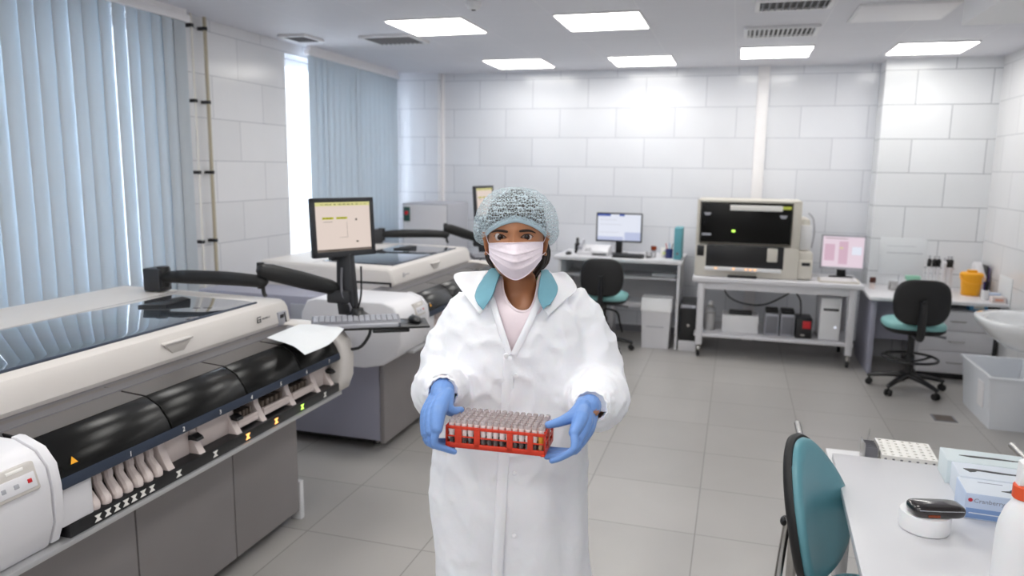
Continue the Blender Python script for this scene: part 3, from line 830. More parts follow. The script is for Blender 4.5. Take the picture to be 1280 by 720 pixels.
# arms and legs of the same body
ARM_R = [(-.100, .02, 1.355), (-.148, .030, 1.29), (-.175, .02, 1.185), (-.165, -.10, 1.215), (-.155, -.235, 1.252), (-.153, -.262, 1.245)]
ARM_L = [(.125, .02, 1.365), (.19, .035, 1.29), (.22, .02, 1.19), (.21, -.10, 1.20), (.183, -.225, 1.222), (.178, -.255, 1.222)]
for A in (ARM_R, ARM_L): body.tube(A, [.048, .044, .038, .036, .0235, .0215], n=16, k=5, ends=True)
for sx in (-1, 1):
    body.tube([(.006+sx*.085, .02, .85), (.006+sx*.09, .01, .68), (.006+sx*.09, .0, .47), (.006+sx*.09, .03, .28), (.006+sx*.09, .04, .09)], [.085, .075, .052, .050, .034], n=18, k=5, ends=True)
body.build('body', M_skin, woman, angle=80)
for i, (ex, ez) in enumerate(EYES):
    cx, a, cy, bf, bb = head_at(ez)
    th = math.asin(max(-1, min(1, (ex-cx)/a)))
    ys = min(skin_pt(th*q, ez, False).y if abs(skin_pt(th*q, ez, False).x-ex) < .004 else 9 for q in [.6+.02*k for k in range(40)])
    R = .0125
    ctr = Vector((ex, ys+R-.0022, ez))
    eb = MB(); gaze = Matrix.Translation(ctr) @ Matrix.Rotation(PI/2, 4, 'X') @ Matrix.Rotation(.03, 4, 'X')
    eb.lathe([(R*math.sin(q), R*math.cos(q)) for q in [PI*k/16 for k in range(16, 5, -1)]+[.95, .8, .68, .56]], 28, M=gaze)
    n0 = len(eb.f)
    eb.lathe([(R*math.sin(q)*1.002, R*math.cos(q)*1.004) for q in (.57, .42, .24)], 28, mi=1, M=gaze)
    eb.lathe([(R*math.sin(q)*1.003, R*math.cos(q)*1.007) for q in (.25, .14, .04, .0)], 20, mi=2, M=gaze)
    eb.build('eye', [M_sclera, M_iris, M_pupil], woman, fix=True)
    # lash lines and brow follow the skin
    def face_pt(x, z, off):
        cx, a, cy, bf, bb = head_at(z)
        lo, hi = -1.3, 1.3
        for _ in range(30):
            mid = (lo+hi)/2
            if skin_pt(mid, z, False).x < x: lo = mid
            else: hi = mid
        p = skin_pt((lo+hi)/2, z, False); return Vector((x, p.y-off, z))
    s = -1 if i == 0 else 1
    up = []; low = []
    for k in range(13):
        u = -1.03+2.06*k/12
        x = ex+u*.0142
        up.append(face_pt(x, ez+.0006*u*s+.0058*(1-min(1, abs(u))**2.6)+.0002, .0016))
        low.append(face_pt(x, ez+.0006*u*s-.0040*(1-min(1, abs(u))**2.0)-.0002, .0010))
    MB().tube(up, [.0004+.0011*math.sin(PI*min(1, max(0, (k if s > 0 else 12-k)/12*.8+.15))) for k in range(13)], n=6, k=2, ends=True).tube(low, .00045, n=6, k=2).build('lash_line', M_lip, woman)
    cr = [face_pt(ex+.0142*u, ez+.0012*u*s+.0095*(1-abs(u)**2.2)+.0004, .0001) for u in (-.9, -.5, 0, .5, .9)]
    br = [(-.0145*s, .0138), (-.007*s, .0148), (.003*s, .0152), (.012*s, .0136), (.0215*s, .0088)]
    bp_ = [face_pt(ex+q[0]-.0015*s, ez+q[1], .0005) for q in br]
    MB().tube(bp_, [.0027, .0033, .0031, .0024, .0010], n=8, k=5, ends=True, flat=1.0).build('eyebrow', M_brow, woman)

# hair under the net and down the side of the neck
hr = MB()
rim = lambda th: 1.600+.033*max(0, math.cos(th))**1.3-.030*max(0, -math.cos(th))-.012*abs(math.sin(th))
rings = []
for v in range(14):
    q = v/13
    ring = []
    for k in range(56):
        th = -PI+2*PI*k/56
        z0 = rim(th)+.004; z = z0+(1.6985-z0)*math.sin(q*PI/2)
        p = skin_pt(th, min(z, 1.6915), False); c = Vector((.008, -.025, 0))
        d = Vector((p.x-c.x, p.y-c.y, 0)); d = d.normalized() if d.length > 1e-5 else Vector((1, 0, 0))
        ring.append(Vector((p.x, p.y, z))+d*(.005*math.cos(q*PI/2)+.001))
    rings.append(ring)
hr.loft(rings)
rs = random.Random(4)
for sx, n in ((1, 12), (-1, 5)):
    for k in range(n):
        a = k/(n-1)
        x0 = .008+sx*(.056+.012*rs.random()+(.004 if sx > 0 else -.004)); y0 = .0+.05*a
        hr.tube([(x0, y0-.005, 1.575), (x0+sx*(.006+.006*rs.random()), y0+.002, 1.545), (x0+sx*(.002+.007*rs.random()), y0+.008, 1.515), (x0-sx*.012, y0+.012, 1.49), (x0-sx*(.024+.006*rs.random()), y0+.015, 1.455+.01*rs.random())],
                [.006, .0065, .006, .005, .0025], n=7, k=3, ends=True)
hr.build('hair', M_hair, woman, angle=60)

# bouffant hair net: crinkled translucent dome with an elastic hem
def net_mat():
    m = bpy.data.materials.new('pale_blue_hair_net'); m.use_nodes = True
    nt = m.node_tree; N = nt.nodes; L = nt.links
    b = N['Principled BSDF']; b.inputs['Base Color'].default_value = lin('#cfdde4'); b.inputs['Roughness'].default_value = 0.7
    tl = N.new('ShaderNodeBsdfTranslucent'); tl.inputs[0].default_value = lin('#c5dce6')
    tp = N.new('ShaderNodeBsdfTransparent')
    tc = N.new('ShaderNodeTexCoord')
    mp = N.new('ShaderNodeMapping'); mp.inputs['Scale'].default_value = (1, 1, 1.0); L.new(tc.outputs['Object'], mp.inputs[0])
    vo = N.new('ShaderNodeTexVoronoi'); vo.feature = 'DISTANCE_TO_EDGE'; vo.inputs['Scale'].default_value = 165; L.new(mp.outputs[0], vo.inputs['Vector'])
    wv = N.new('ShaderNodeTexWave'); wv.wave_type = 'BANDS'; wv.bands_direction = 'Z'; wv.inputs['Scale'].default_value = 34; wv.inputs['Distortion'].default_value = 7; wv.inputs['Detail'].default_value = 3; wv.inputs['Detail Scale'].default_value = 3
    L.new(mp.outputs[0], wv.inputs['Vector'])
    r1 = N.new('ShaderNodeMapRange'); r1.inputs[1].default_value = .03; r1.inputs[2].default_value = .12; r1.inputs[3].default_value = .80; r1.inputs[4].default_value = .07
    L.new(vo.outputs['Distance'], r1.inputs[0])
    r2 = N.new('ShaderNodeMapRange'); r2.inputs[1].default_value = .5; r2.inputs[2].default_value = 1.0; r2.inputs[3].default_value = 0; r2.inputs[4].default_value = .5
    L.new(wv.outputs['Fac'], r2.inputs[0])
    mxx = N.new('ShaderNodeMath'); mxx.operation = 'ADD'; mxx.use_clamp = True; L.new(r1.outputs[0], mxx.inputs[0]); L.new(r2.outputs[0], mxx.inputs[1])
    m1 = N.new('ShaderNodeMixShader'); m1.inputs[0].default_value = .3; L.new(b.outputs[0], m1.inputs[1]); L.new(tl.outputs[0], m1.inputs[2])
    m2 = N.new('ShaderNodeMixShader'); L.new(mxx.outputs[0], m2.inputs[0]); L.new(tp.outputs[0], m2.inputs[1]); L.new(m1.outputs[0], m2.inputs[2])
    L.new(m2.outputs[0], N['Material Output'].inputs[0])
    return m
M_net = net_mat()
M_hem = mat('pale_blue_elastic_hem', '#c2d8e2', 0.75, var=0.05, scale=90, bump=0.2, bscale=200)
net = MB(); rings = []
NR, NK = 34, 140
for v in range(NR):
    q = v/(NR-1); ring = []
    for k in range(NK):
        th = -PI+2*PI*k/NK
        z0 = rim(th)
        p = skin_pt(th, z0, False); c = Vector((.008, -.025, 0))
        d0 = Vector((p.x-c.x, p.y-c.y, 0)); r0 = d0.length+.0045; d0.normalize()
        side = abs(math.sin(th)); back = max(0, -math.cos(th)); front = max(0, math.cos(th))
        rb = r0+.010+.022*side**1.5+.014*back+.004*front
        drop = .020*side*(1-front)+.018*back
        t = q
        if t < .3:
            s_ = t/.3; r = r0+(rb-r0)*math.sin(s_*PI/2); zz = z0-drop*math.sin(s_*PI)+.012*s_
        else:
            s_ = (t-.3)/.7; r = rb*math.cos(s_*PI/2)**.80; zb = z0+.012; zz = zb+(1.704-zb)*math.sin(s_*PI/2)**1.05
        P_ = Vector((c.x, c.y, 0))+d0*max(r, .0005)+Vector((0, 0, zz))
        w_ = min(1, q*6)*min(1, (1-q)*4+.1)
        n_ = noise.noise(P_*55)*.0042+noise.noise(Vector((P_.x*90, P_.y*90, P_.z*260)))*.0024+.0016*math.sin(th*46+noise.noise(P_*30)*4)*gs(q-.1, .18)
        ring.append(P_+(d0*.75+Vector((0, 0, .66*sst(.3, .9, q))))*n_*w_)
    rings.append(ring)
no = net.loft(rings, cap0=False).build('hair_net', M_net, woman, angle=180, fix=False)
hem = MB(); rings = []
for k in range(NK):
    th = -PI+2*PI*k/NK; z0 = rim(th); p = skin_pt(th, z0, False); d0 = Vector((p.x-.008, p.y+.025, 0)).normalized()
    sc_ = 1+.25*math.sin(k*2.1)
    o_ = Vector((p.x, p.y, z0))+d0*.004
    hh = .0045+.003*max(0, math.cos(th))
    rings.append([o_+d0*(.0016*sc_)+Vector((0, 0, -hh)), o_+d0*(.0030*sc_), o_+d0*(.0026)+Vector((0, 0, hh)), o_-d0*.002+Vector((0, 0, hh)), o_-d0*.002+Vector((0, 0, -hh))])
rings.append(rings[0])
hem.loft(rings, False, False).build('hem', M_hem, no, angle=80)

# pleated face mask with ear loops
mk = MB(); G = []
NU, NV = 40, 44
for j in range(NV+1):
    v = j/NV; row = []
    for i in range(NU+1):
        u = -1+2*i/NU
        # pixel-true outline: nearly straight top, sides tapering to the chin
        zt = 1.5785+.0012*(1-u*u)-.004*abs(u)**3+.0025*u
        zb = 1.4885+.048*abs(u)**1.7
        z = zt+(zb-zt)*v
        hw = .0655-.0035*v*v
        x = .008+u*hw
        th = math.asin(max(-.98, min(.98, (x-.008)/.0715)))
        yb = -.025-.0955*math.cos(th*.93)
        nose_ = .013*gs(u+.06, .30)*(1-sst(.45, .95, v))*(.55+.45*sst(0, .3, v))
        bow = .006*math.sin(PI*v)*(1-u*u)
        chin = .010*sst(.72, 1, v)*(1-.4*u*u)
        y = yb-.004-nose_-bow+chin
        pl = 0
        for vc in (.30, .50, .70):
            t = v-vc-.10*u*u*(v-.4)
            pl += .0026*sst(-.10, 0, t)*(1-sst(0, .018, t))*(1-.55*abs(u))
        y -= pl
        y -= .0012*noise.noise(Vector((u*5, v*6, 3)))+.0008*noise.noise(Vector((u*14, v*9, 8)))
        row.append(Vector((x, y, z)))
    G.append(row)
me_v = [p for r in G for p in r]; n_ = len(me_v); W_ = NU+1
bk = [p+Vector((0, .0015, 0)) for p in me_v]; fc = []
for j in range(NV):
    for i in range(NU):
        q = (j*W_+i, j*W_+i+1, (j+1)*W_+i+1, (j+1)*W_+i); fc += [q, tuple(x+n_ for x in reversed(q))]
lp = [i for i in range(W_)]+[j*W_+NU for j in range(1, NV+1)]+[NV*W_+i for i in range(NU-1, -1, -1)]+[j*W_ for j in range(NV-1, 0, -1)]
for i in range(len(lp)):
    a, b = lp[i], lp[(i+1) % len(lp)]; fc.append((a, a+n_, b+n_, b))
mk.add(me_v+bk, fc)
mo_ = mk.build('face_mask', M_mask, woman, angle=60)
hm = MB()
hm.tube([p+Vector((0, -.0008, -.001)) for p in G[0]], .0011, n=6).tube([p+Vector((0, -.0008, .001)) for p in G[NV]], .0011, n=6)
hm.tube([r[0]+Vector((.001, -.0008, 0)) for r in G], .0012, n=6).tube([r[NU]+Vector((-.001, -.0008, 0)) for r in G], .0012, n=6)
hm.build('mask_hem', M_mask, mo_)
for i_, sx in ((0, -1), (NU, 1)):
    a = G[2][i_]; b = G[NV-9][i_]
    MB().tube([a, (.008+sx*.0715, -.05, 1.584), (.008+sx*.0755, -.018, 1.594), (.008+sx*.074, .008, 1.578), (.008+sx*.0735, .004, 1.55), (.008+sx*.0715, -.03, 1.545), b], .0010, n=7, k=5).build('ear_loop', M_mask, mo_)

# shirt, gown and collars
sh_ = MB()
nk = [(-.040, .015, 1.496), (-.027, -.035, 1.485), (-.021, -.062, 1.452), (-.004, -.083, 1.424), (.018, -.090, 1.411), (.043, -.086, 1.415), (.058, -.066, 1.442), (.066, -.035, 1.480), (.078, .012, 1.496)]
rw1 = [(-.060, .015, 1.492), (-.048, -.045, 1.478), (-.042, -.075, 1.445), (-.014, -.094, 1.412), (.018, -.099, 1.398), (.052, -.097, 1.405), (.076, -.078, 1.438), (.084, -.045, 1.476), (.096, .012, 1.492)]
rw2 = [(-.068, .010, 1.475), (-.058, -.050, 1.455), (-.052, -.080, 1.42), (-.024, -.100, 1.385), (.012, -.105, 1.370), (.050, -.103, 1.38), (.074, -.085, 1.415), (.085, -.055, 1.45), (.098, .008, 1.472)]
rw3 = [(-.075, -.02, 1.36), (-.06, -.075, 1.345), (-.045, -.095, 1.325), (-.02, -.106, 1.305), (.006, -.108, 1.295), (.035, -.107, 1.305), (.06, -.097, 1.325), (.08, -.077, 1.345), (.095, -.02, 1.36)]
sh_.patch([nk, rw1, rw2, rw3], 5, 6, .0015)
sh_.tube([Vector(p)+Vector((0, -.002, -.0015)) for p in nk], .0042, n=8, k=5)
sh_.build('shirt', M_shirt, woman, angle=70)

gw = MB()
def ering(z, cx, cy, a, bf, bb, n=56, e=.9):
    out = []
    for k in range(n):
        th = 2*PI*k/n; s_, c = math.sin(th), math.cos(th); b = bf if c > 0 else bb
        out.append((cx+a*math.copysign(abs(s_)**e, s_), cy-b*math.copysign(abs(c)**e, c), z))
    return out
gw.loft([ering(.42, .01, .01, .235, .17, .17), ering(.67, .0145, .01, .213, .155, .155), ering(.92, .0, .01, .207, .15, .145), ering(1.06, .004, .01, .198, .145, .13),
         ering(1.2, .006, .01, .188, .142, .12), ering(1.30, .007, .01, .182, .137, .115), ering(1.36, .008, .01, .174, .128, .108), ering(1.40, .009, .01, .154, .115, .098),
         ering(1.43, .010, .012, .124, .105, .088), ering(1.452, .011, .014, .102, .092, .078), ering(1.468, .011, .016, .088, .078, .070), ering(1.476, .011, .018, .06, .05, .055)])
SL_R = [(-.092, .02, 1.405), (-.130, .025, 1.34), (-.161, .025, 1.26), (-.174, .005, 1.185), (-.165, -.09, 1.208), (-.152, -.19, 1.244), (-.151, -.238, 1.252)]
SL_L = [(.135, .02, 1.415), (.182, .025, 1.35), (.208, .025, 1.27), (.216, .005, 1.195), (.212, -.09, 1.192), (.190, -.19, 1.212), (.182, -.232, 1.219)]
gw.tube(SL_R, [.054, .060, .070, .078, .070, .052, .039], n=28, k=5)
gw.tube(SL_L, [.054, .062, .072, .082, .075, .056, .042], n=28, k=5)
g2 = gw.remesh(.0075, 4)
def crease(p):
    v = Vector(p)
    arm = sst(.14, .19, abs(v.x-.008))*sst(.9, 1.08, v.z)
    n1 = noise.noise(Vector((v.x*13, v.y*13, v.z*4.5)))          # long hanging folds
    n2 = 1-abs(noise.noise(Vector((v.x*20+v.z*9, v.y*20, v.z*16-v.x*8))))*2   # sharp crumples
    n3 = noise.noise(v*48)
    low = sst(1.12, .9, v.z)
    n4 = (1-abs(noise.noise(Vector((v.x*9-v.z*14, v.y*12, v.z*11+v.x*16)))))**3
    n5 = noise.noise(Vector((v.x*70, v.y*70, v.z*45)))
    return n1*(.003+.009*low)+n2*(.0016+.0024*arm)+n4*(.0045*(1-low)+.002)-.003+n3*(.0009+.0009*arm)+n5*.0007
tm = bpy.data.meshes.new('t'); tm.from_pydata(g2.v, [], g2.f)
bm = bmesh.new(); bm.from_mesh(tm); bpy.data.meshes.remove(tm)
bmesh.ops.recalc_face_normals(bm, faces=bm.faces[:]); bm.normal_update()
for v in bm.verts: v.co += v.normal*crease(v.co)
# open the V of the neck along two straight lapel edges
tip = Vector((.001, 0, 1.318))
kl = Vector((-.043, 0, 1.445)); kr = Vector((.062, 0, 1.447))
for k_ in (kl, kr):
    d = (k_-tip).normalized(); nrm = Vector((d.z, 0, -d.x))
    bmesh.ops.bisect_plane(bm, geom=bm.verts[:]+bm.edges[:]+bm.faces[:], plane_co=tip, plane_no=nrm, dist=1e-5)
dl = (kl-tip); dr_ = (kr-tip)
kill = []
for f in bm.faces:
    c = f.calc_center_median()
    if c.z > tip.z and c.y < .02:
        t = (c.z-tip.z)
        if tip.x+dl.x/dl.z*t < c.x < tip.x+dr_.x/dr_.z*t: kill.append(f)
    elif c.z > 1.455 and (Vector((c.x-.011, c.y-.018)).length < .062): kill.append(f)
bmesh.ops.delete(bm, geom=kill, context='FACES')
# open cuffs
for A in (SL_R, SL_L):
    e = Vector(A[-1]); d = (Vector(A[-1])-Vector(A[-2])).normalized()
    kk = [f for f in bm.faces if (f.calc_center_median()-e).length < .075 and (f.calc_center_median()-e).dot(d) > .002]
    bmesh.ops.delete(bm, geom=kk, context='FACES')
G3 = MB(); G3._bm(bm, 0, None)
go = G3.build('gown', M_gown, woman, angle=180, fix=False)
sol = go.modifiers.new('cloth', 'SOLIDIFY'); sol.thickness = .0016; sol.offset = -1
# cuffs: gathered bands
for A, r in ((SL_R, .0375), (SL_L, .041)):
    e = Vector(A[-1]); d = (Vector(A[-1])-Vector(A[-2])).normalized()
    cf = MB(); rings = []
    nx = d.orthogonal().normalized(); ny = d.cross(nx)
    for t, q in ((-.034, 1.34), (-.020, 1.24), (-.008, 1.12), (.002, 1.0), (.008, .94), (.010, .88), (.004, .84), (-.012, .80)):
        rings.append([e+d*t+(nx*math.cos(2*PI*k/60)+ny*math.sin(2*PI*k/60))*r*(q+.030*math.sin(k*1.3)+.018*math.sin(k*2.9)) for k in range(60)])
    cf.loft(rings, False, False).build('cuff', M_gown, go, angle=180)
# lapel edges, buttons, tab
le = MB()
def front_y(x, z):
    best = 0
    for v in g2.v:
        if abs(v[0]-x) < .012 and abs(v[2]-z) < .012: best = min(best, v[1])
    return best
for k_ in (kl, kr):
    pts = []
    for i in range(9):
        t = -.05+1.06*i/8
        p = tip+(k_-tip)*t; pts.append((p.x, front_y(p.x, p.z)-.0035, p.z))
    s = -1 if k_.x < 0 else 1
    rr = [[Vector(p)+Vector((0, 0, 0)) for p in pts], [Vector(p)+Vector((s*.007, -.001, -.002)) for p in pts], [Vector(p)+Vector((s*.015, .002, -.004)) for p in pts]]
    for row in rr:
        for p in row: p.y = min(p.y, front_y(p.x, p.z)-.0024)
    le.patch(rr, 3, 4, .0015)
le.build('lapel', M_gown, go, angle=180)
for bx, bz in ((.093, 1.424), (-.012, 1.310), (.012, 1.262), (.012, 1.02), (.014, .86)):
    y = front_y(bx, bz)-.004
    MB().cyl((bx, y, bz), (bx, y-.003, bz), .006, n=16, bev=.001).build('snap_button', M_gown, go)
pk = []
for dx in (-.014, 0, .014):
    col = []
    for i in range(26):
        z = 1.312-(1.312-.46)*i/25; x = -.004-.036*(i/25)+dx
        col.append(Vector((x, front_y(x, z)-(.0042 if dx == 0 else .0012), z)))
    for q in range(2):
        for i in range(1, 25): col[i].y = min(col[i].y, (col[i-1].y+col[i+1].y)/2)
    pk.append(col)
MB().patch(pk, 2, 3, .0015).build('placket', M_gown, go, angle=180)
# stand-up white collar and the teal collar folded over it
cw = MB()
cw.patch([[(-.030, .03, 1.488), (-.055, .012, 1.488), (-.072, -.02, 1.478), (-.070, -.065, 1.452), (-.058, -.108, 1.418)],
          [(-.060, .035, 1.489), (-.085, .02, 1.486), (-.095, -.015, 1.472), (-.090, -.062, 1.446), (-.066, -.113, 1.414)],
          [(-.090, .03, 1.485), (-.130, .012, 1.487), (-.146, -.012, 1.478), (-.118, -.055, 1.445), (-.076, -.114, 1.405)]], 5, 5, .002)
cw.patch([[(.060, .03, 1.488), (.082, .012, 1.488), (.098, -.02, 1.478), (.094, -.065, 1.455), (.072, -.108, 1.420)],
          [(.085, .035, 1.488), (.108, .02, 1.484), (.120, -.015, 1.470), (.108, -.062, 1.448), (.080, -.113, 1.415)],
          [(.112, .03, 1.484), (.134, .010, 1.492), (.162, -.020, 1.456), (.130, -.06, 1.432), (.088, -.114, 1.405)]], 5, 5, .002)
cw.build('gown_collar', M_gown, go, angle=180)
ct = MB()
ct.patch([[(-.030, .01, 1.497), (-.028, -.045, 1.494), (-.036, -.082, 1.476), (-.046, -.106, 1.449), (-.068, -.121, 1.417)],
          [(-.046, .014, 1.499), (-.050, -.035, 1.490), (-.060, -.078, 1.468), (-.068, -.104, 1.442), (-.0745, -.1195, 1.424)],
          [(-.058, .012, 1.492), (-.070, -.032, 1.478), (-.082, -.060, 1.462), (-.088, -.090, 1.442), (-.080, -.118, 1.430)]], 5, 5, .003)
ct.build('teal_collar', M_teal, woman, angle=180)
ct = MB()
ct.patch([[(.072, .01, 1.497), (.071, -.045, 1.494), (.066, -.082, 1.477), (.062, -.106, 1.450), (.074, -.121, 1.421)],
          [(.088, .014, 1.498), (.088, -.035, 1.489), (.086, -.078, 1.469), (.083, -.104, 1.447), (.083, -.1195, 1.430)],
          [(.098, .012, 1.490), (.107, -.032, 1.476), (.112, -.060, 1.463), (.106, -.088, 1.448), (.090, -.118, 1.434)]], 5, 5, .003)
ct.build('teal_collar', M_teal, woman, angle=180)
# trousers and shoes under the gown
tr_ = MB()
for sx in (-1, 1): tr_.tube([(.006+sx*.088, .02, .84), (.006+sx*.09, .01, .68), (.006+sx*.09, .0, .47), (.006+sx*.09, .03, .28), (.006+sx*.09, .035, .06)], [.095, .088, .07, .068, .062], n=20, k=4)
tr_.build('trousers', M_gown, woman)
for sx in (-1, 1):
    x = .006+sx*.09
    MB().loft([[(x+a*math.cos(2*PI*k/20), .0-.03-sx*0+b*math.sin(2*PI*k/20)*1.0, zz) for k in range(20)] for zz, a, b in ((0, .042, .122), (.02, .046, .128), (.045, .042, .118), (.07, .036, .085), (.085, .03, .05))]).build('shoe', M_white, woman)

# ------------------------------------------------------------------ gloved hands
def hand(wrist, palm, fingers, thumb, pr):
    """wrist, palm path (points, radii); fingers: list of (points, radii); fused to one glove"""
    m = MB()
    for pts, r, fl, up in palm: m.tube(pts, r, n=16, k=4, ends=True, flat=fl, up=up)
    for pts, r in fingers: m.tube(pts, r, n=12, k=3, ends=True)
    m.tube(thumb[0], thumb[1], n=12, k=3, ends=True)
    return m.remesh(.0014, 2)
# her left hand (image right): thumb over the rim, fingers closing under the end of the rack
kn = [(.134, -.356, 1.203), (.146, -.345, 1.186), (.151, -.327, 1.171), (.151, -.307, 1.160)]
fing = []
tips = [(.088, -.376, 1.1490), (.078, -.355, 1.1485), (.078, -.333, 1.1485), (.088, -.312, 1.1495)]
for i, (k_, t_) in enumerate(zip(kn, tips)):
    k_ = Vector(k_); t_ = Vector(t_)
    m1 = k_*.60+t_*.40+Vector((.017, -.016, -.004)); m2 = k_*.22+t_*.78+Vector((.010, -.006, -.003))
    fing.append(([k_, m1, m2, t_], [.0090-.0005*i, .0080-.0004*i, .0074-.0004*i, .0064-.0003*i]))
W_L = Vector((.176, -.252, 1.224))
palmL = []
for i, k_ in enumerate(kn):
    st = W_L+Vector((-.014+.006*i, .002, .008-.008*i))
    palmL.append(([st, (st+Vector(k_))*.5+Vector((.005, -.006, .004)), Vector(k_)], [.017, .0165, .0115], 1.0, None))
palmL.append(([W_L+Vector((.003, .018, -.001)), W_L], [.0265, .0250], 1.0, None))
thL = ([W_L+Vector((-.016, -.015, .008)), (.138, -.300, 1.222), (.112, -.330, 1.220), (.095, -.345, 1.2195), (.080, -.350, 1.2175)], [.018, .0155, .0112, .0096, .0078])
hand(W_L, palmL, fing, thL, 0).build('glove', M_glove, woman, angle=180, label='blue glove gripping the rack end with the thumb on its rim')
# her right hand (image left): back of the hand to the camera, fingers folded under, thumb behind the caps
kn = [(-.155, -.343, 1.203), (-.168, -.333, 1.193), (-.178, -.316, 1.184), (-.183, -.296, 1.176)]
tips = [(-.119, -.334, 1.1490), (-.124, -.313, 1.1490), (-.124, -.292, 1.1490), (-.132, -.271, 1.1495)]
fing = []
for i, (k_, t_) in enumerate(zip(kn, tips)):
    k_ = Vector(k_); t_ = Vector(t_)
    m1 = k_*.62+t_*.38+Vector((-.018, -.010, -.010)); m2 = k_*.22+t_*.78+Vector((-.012, -.003, -.003))
    fing.append(([k_, m1, m2, t_], [.0092-.0005*i, .0082-.0004*i, .0074-.0004*i, .0064-.0003*i]))
W_R = Vector((-.153, -.258, 1.250))
palmR = []
for i, k_ in enumerate(kn):
    st = W_R+Vector((.012-.008*i, -.004+.004*i, .002-.003*i))
    palmR.append(([st, (st+Vector(k_))*.5+Vector((-.006, -.010, .006)), Vector(k_)], [.018, .018, .0125], 1.0, None))
palmR.append(([W_R+Vector((-.001, .066, -.002)), W_R+Vector((.0, .036, .004)), W_R+Vector((.0, .014, .003)), W_R], [.030, .029, .027, .024], 1.0, None))
thR = ([W_R+Vector((.012, -.012, -.004)), (-.138, -.290, 1.232), (-.126, -.285, 1.222), (-.118, -.272, 1.219), (-.110, -.262, 1.218)], [.018, .0150, .0115, .0098, .0080])
hand(W_R, palmR, fing, thR, 0).build('glove', M_glove, woman, angle=180, label='blue glove with its back to the camera around the rack end')

# ------------------------------------------------------------------ the tube rack she holds
RW, RD, RH = .217, .098, .048
ry = math.atan2(-.05, .211)
RM = PM @ Matrix.Translation((-.0325, -.355, 1.1585)) @ Matrix.Rotation(ry, 4, 'Z') @ Matrix.Translation((0, RD/2, 0))
rack = thing('tube_rack', 'red orange plastic rack full of sample tubes in her gloved hands', 'rack', M=RM)
a, b = RW/2, RD/2
MB().box(-a, a, -b, b, 0, .0045, .0015).build('rack_floor', M_rack, rack)
top = MB()
for y in (-b, b-.0035): top.box(-a, a, y, y+.0035, RH-.0065, RH, .001)
for x in (-a, a-.0035): top.box(x, x+.0035, -b, b, RH-.0065, RH, .001)
NX, NY = 15, 6
px_, py_ = (RW-.008)/NX, (RD-.006)/NY
for i in range(1, NX): top.box(-a+.004+i*px_-.0006, -a+.004+i*px_+.0006, -b+.003, b-.003, RH-.004, RH-.001)
for j in range(1, NY): top.box(-a+.003, a-.003, -b+.003+j*py_-.0006, -b+.003+j*py_+.0006, RH-.004, RH-.001)
top.build('rack_grid', M_rack, rack)
for y, nm in ((-b, 'f'), (b-.003, 'b')):
    pn = MB()
    u = lambda q: -a+RW*q
    for q0, q1 in ((.095, .165), (.29, .352), (.62, .68), (.825, .880)): pn.box(u(q0), u(q1), y, y+.003, .004, RH-.005, .0008)
    pn.box(-a, a, y, y+.003, 0, .0115, .0008)
    pn.box(-a+.001, a-.001, y+.0004, y+.0026, .024, .0272, .0006)
    for q in (0, .985): pn.box(u(q), u(q)+.0033, y, y+.003, .004, RH-.005, .0006)
    pn.build('rack_wall', M_rack, rack)
for x in (-a, a-.003):
    pn = MB()
    for q in (-b, -.012, b-.014): pn.box(x, x+.003, q, q+.014, .003, RH-.004, .0008)
    pn.box(x, x+.003, -b, b, 0, .011, .0008).box(x, x+.003, -b, b, .024, .0272, .0006)
    pn.build('rack_end', M_rack, rack)
MB().box(-a+.001, -a+.009, -b-.0025, -b+.006, -.0004, .003, .001).box(a-.009, a-.001, -b-.0025, -b+.006, -.0004, .003, .001).build('rack_foot', M_rack, rack)
M_tube = clear('tube_plastic', '#e6dcdc', 0.10, 0.12)
M_tcap = mat('white_tube_cap', '#dccfcd', 0.3, var=0.03)
M_tcap2 = clear('clear_tube_cap', '#d9cfd0', 0.45, 0.2)
M_tlabel = mat('white_tube_label', '#f3eeee', 0.55, var=0.03)
M_tubeshade = mat('shaded_tube_fill', '#17090a', 0.3, var=0.05)  # near-black fill: shadow low inside the rack, painted as the tubes' colour
M_yellow = mat('yellow_tube_contents', '#d9a23a', 0.3, var=0.05)
TG = 'capped sample tubes in the red rack'
def tube_thing(lb, contents, group):
    t = thing('sample_tube', lb, 'tube', M=RM, group=group)
    MB().lathe([(0, .0), (.0032, .0006), (.0052, .003), (.0055, .007), (.0055, .043), (.0048, .043), (.0048, .006), (.002, .002), (0, .0018)], 14).build('tube_glass', M_tube, t)
    MB().lathe([(0, .0022), (.002, .0022), (.0046, .005), (.0049, .007), (.0049, .0205), (0, .0205)], 12).build('contents', contents, t)
    MB().lathe([(.00555, .0200), (.0057, .0200), (.0057, .041), (.00555, .041)], 14).build('paper_label', M_tlabel if contents is M_tubeshade else contents, t)
    MB().lathe([(.0045, .040), (.0060, .0405), (.0062, .042), (.0062, .0475), (.0054, .049)], 14, mi=0).lathe([(.0052, .0475), (.0056, .048), (.0056, .0545), (.0046, .056), (.0040, .0555), (.0036, .0505), (0, .0500)], 14, mi=1).build('cap', [M_tcap, M_tcap2], t)
    return t
proto = tube_thing('clear sample tube with a pale cap standing among the others in the red rack', M_tubeshade, TG)
first = True
for j in range(NY):
    for i in range(NX):
        T = RM @ Matrix.Translation((-a+.004+(i+.5)*px_, -b+.003+(j+.5)*py_, .0046))
        if j == 0 and i == NX-1:
            y_ = tube_thing('sample tube with yellow serum at the front corner of the red rack', M_yellow, None)
            y_.matrix_world = T
            continue
        if first: proto.matrix_world = T; first = False
        else: dup(proto, T)
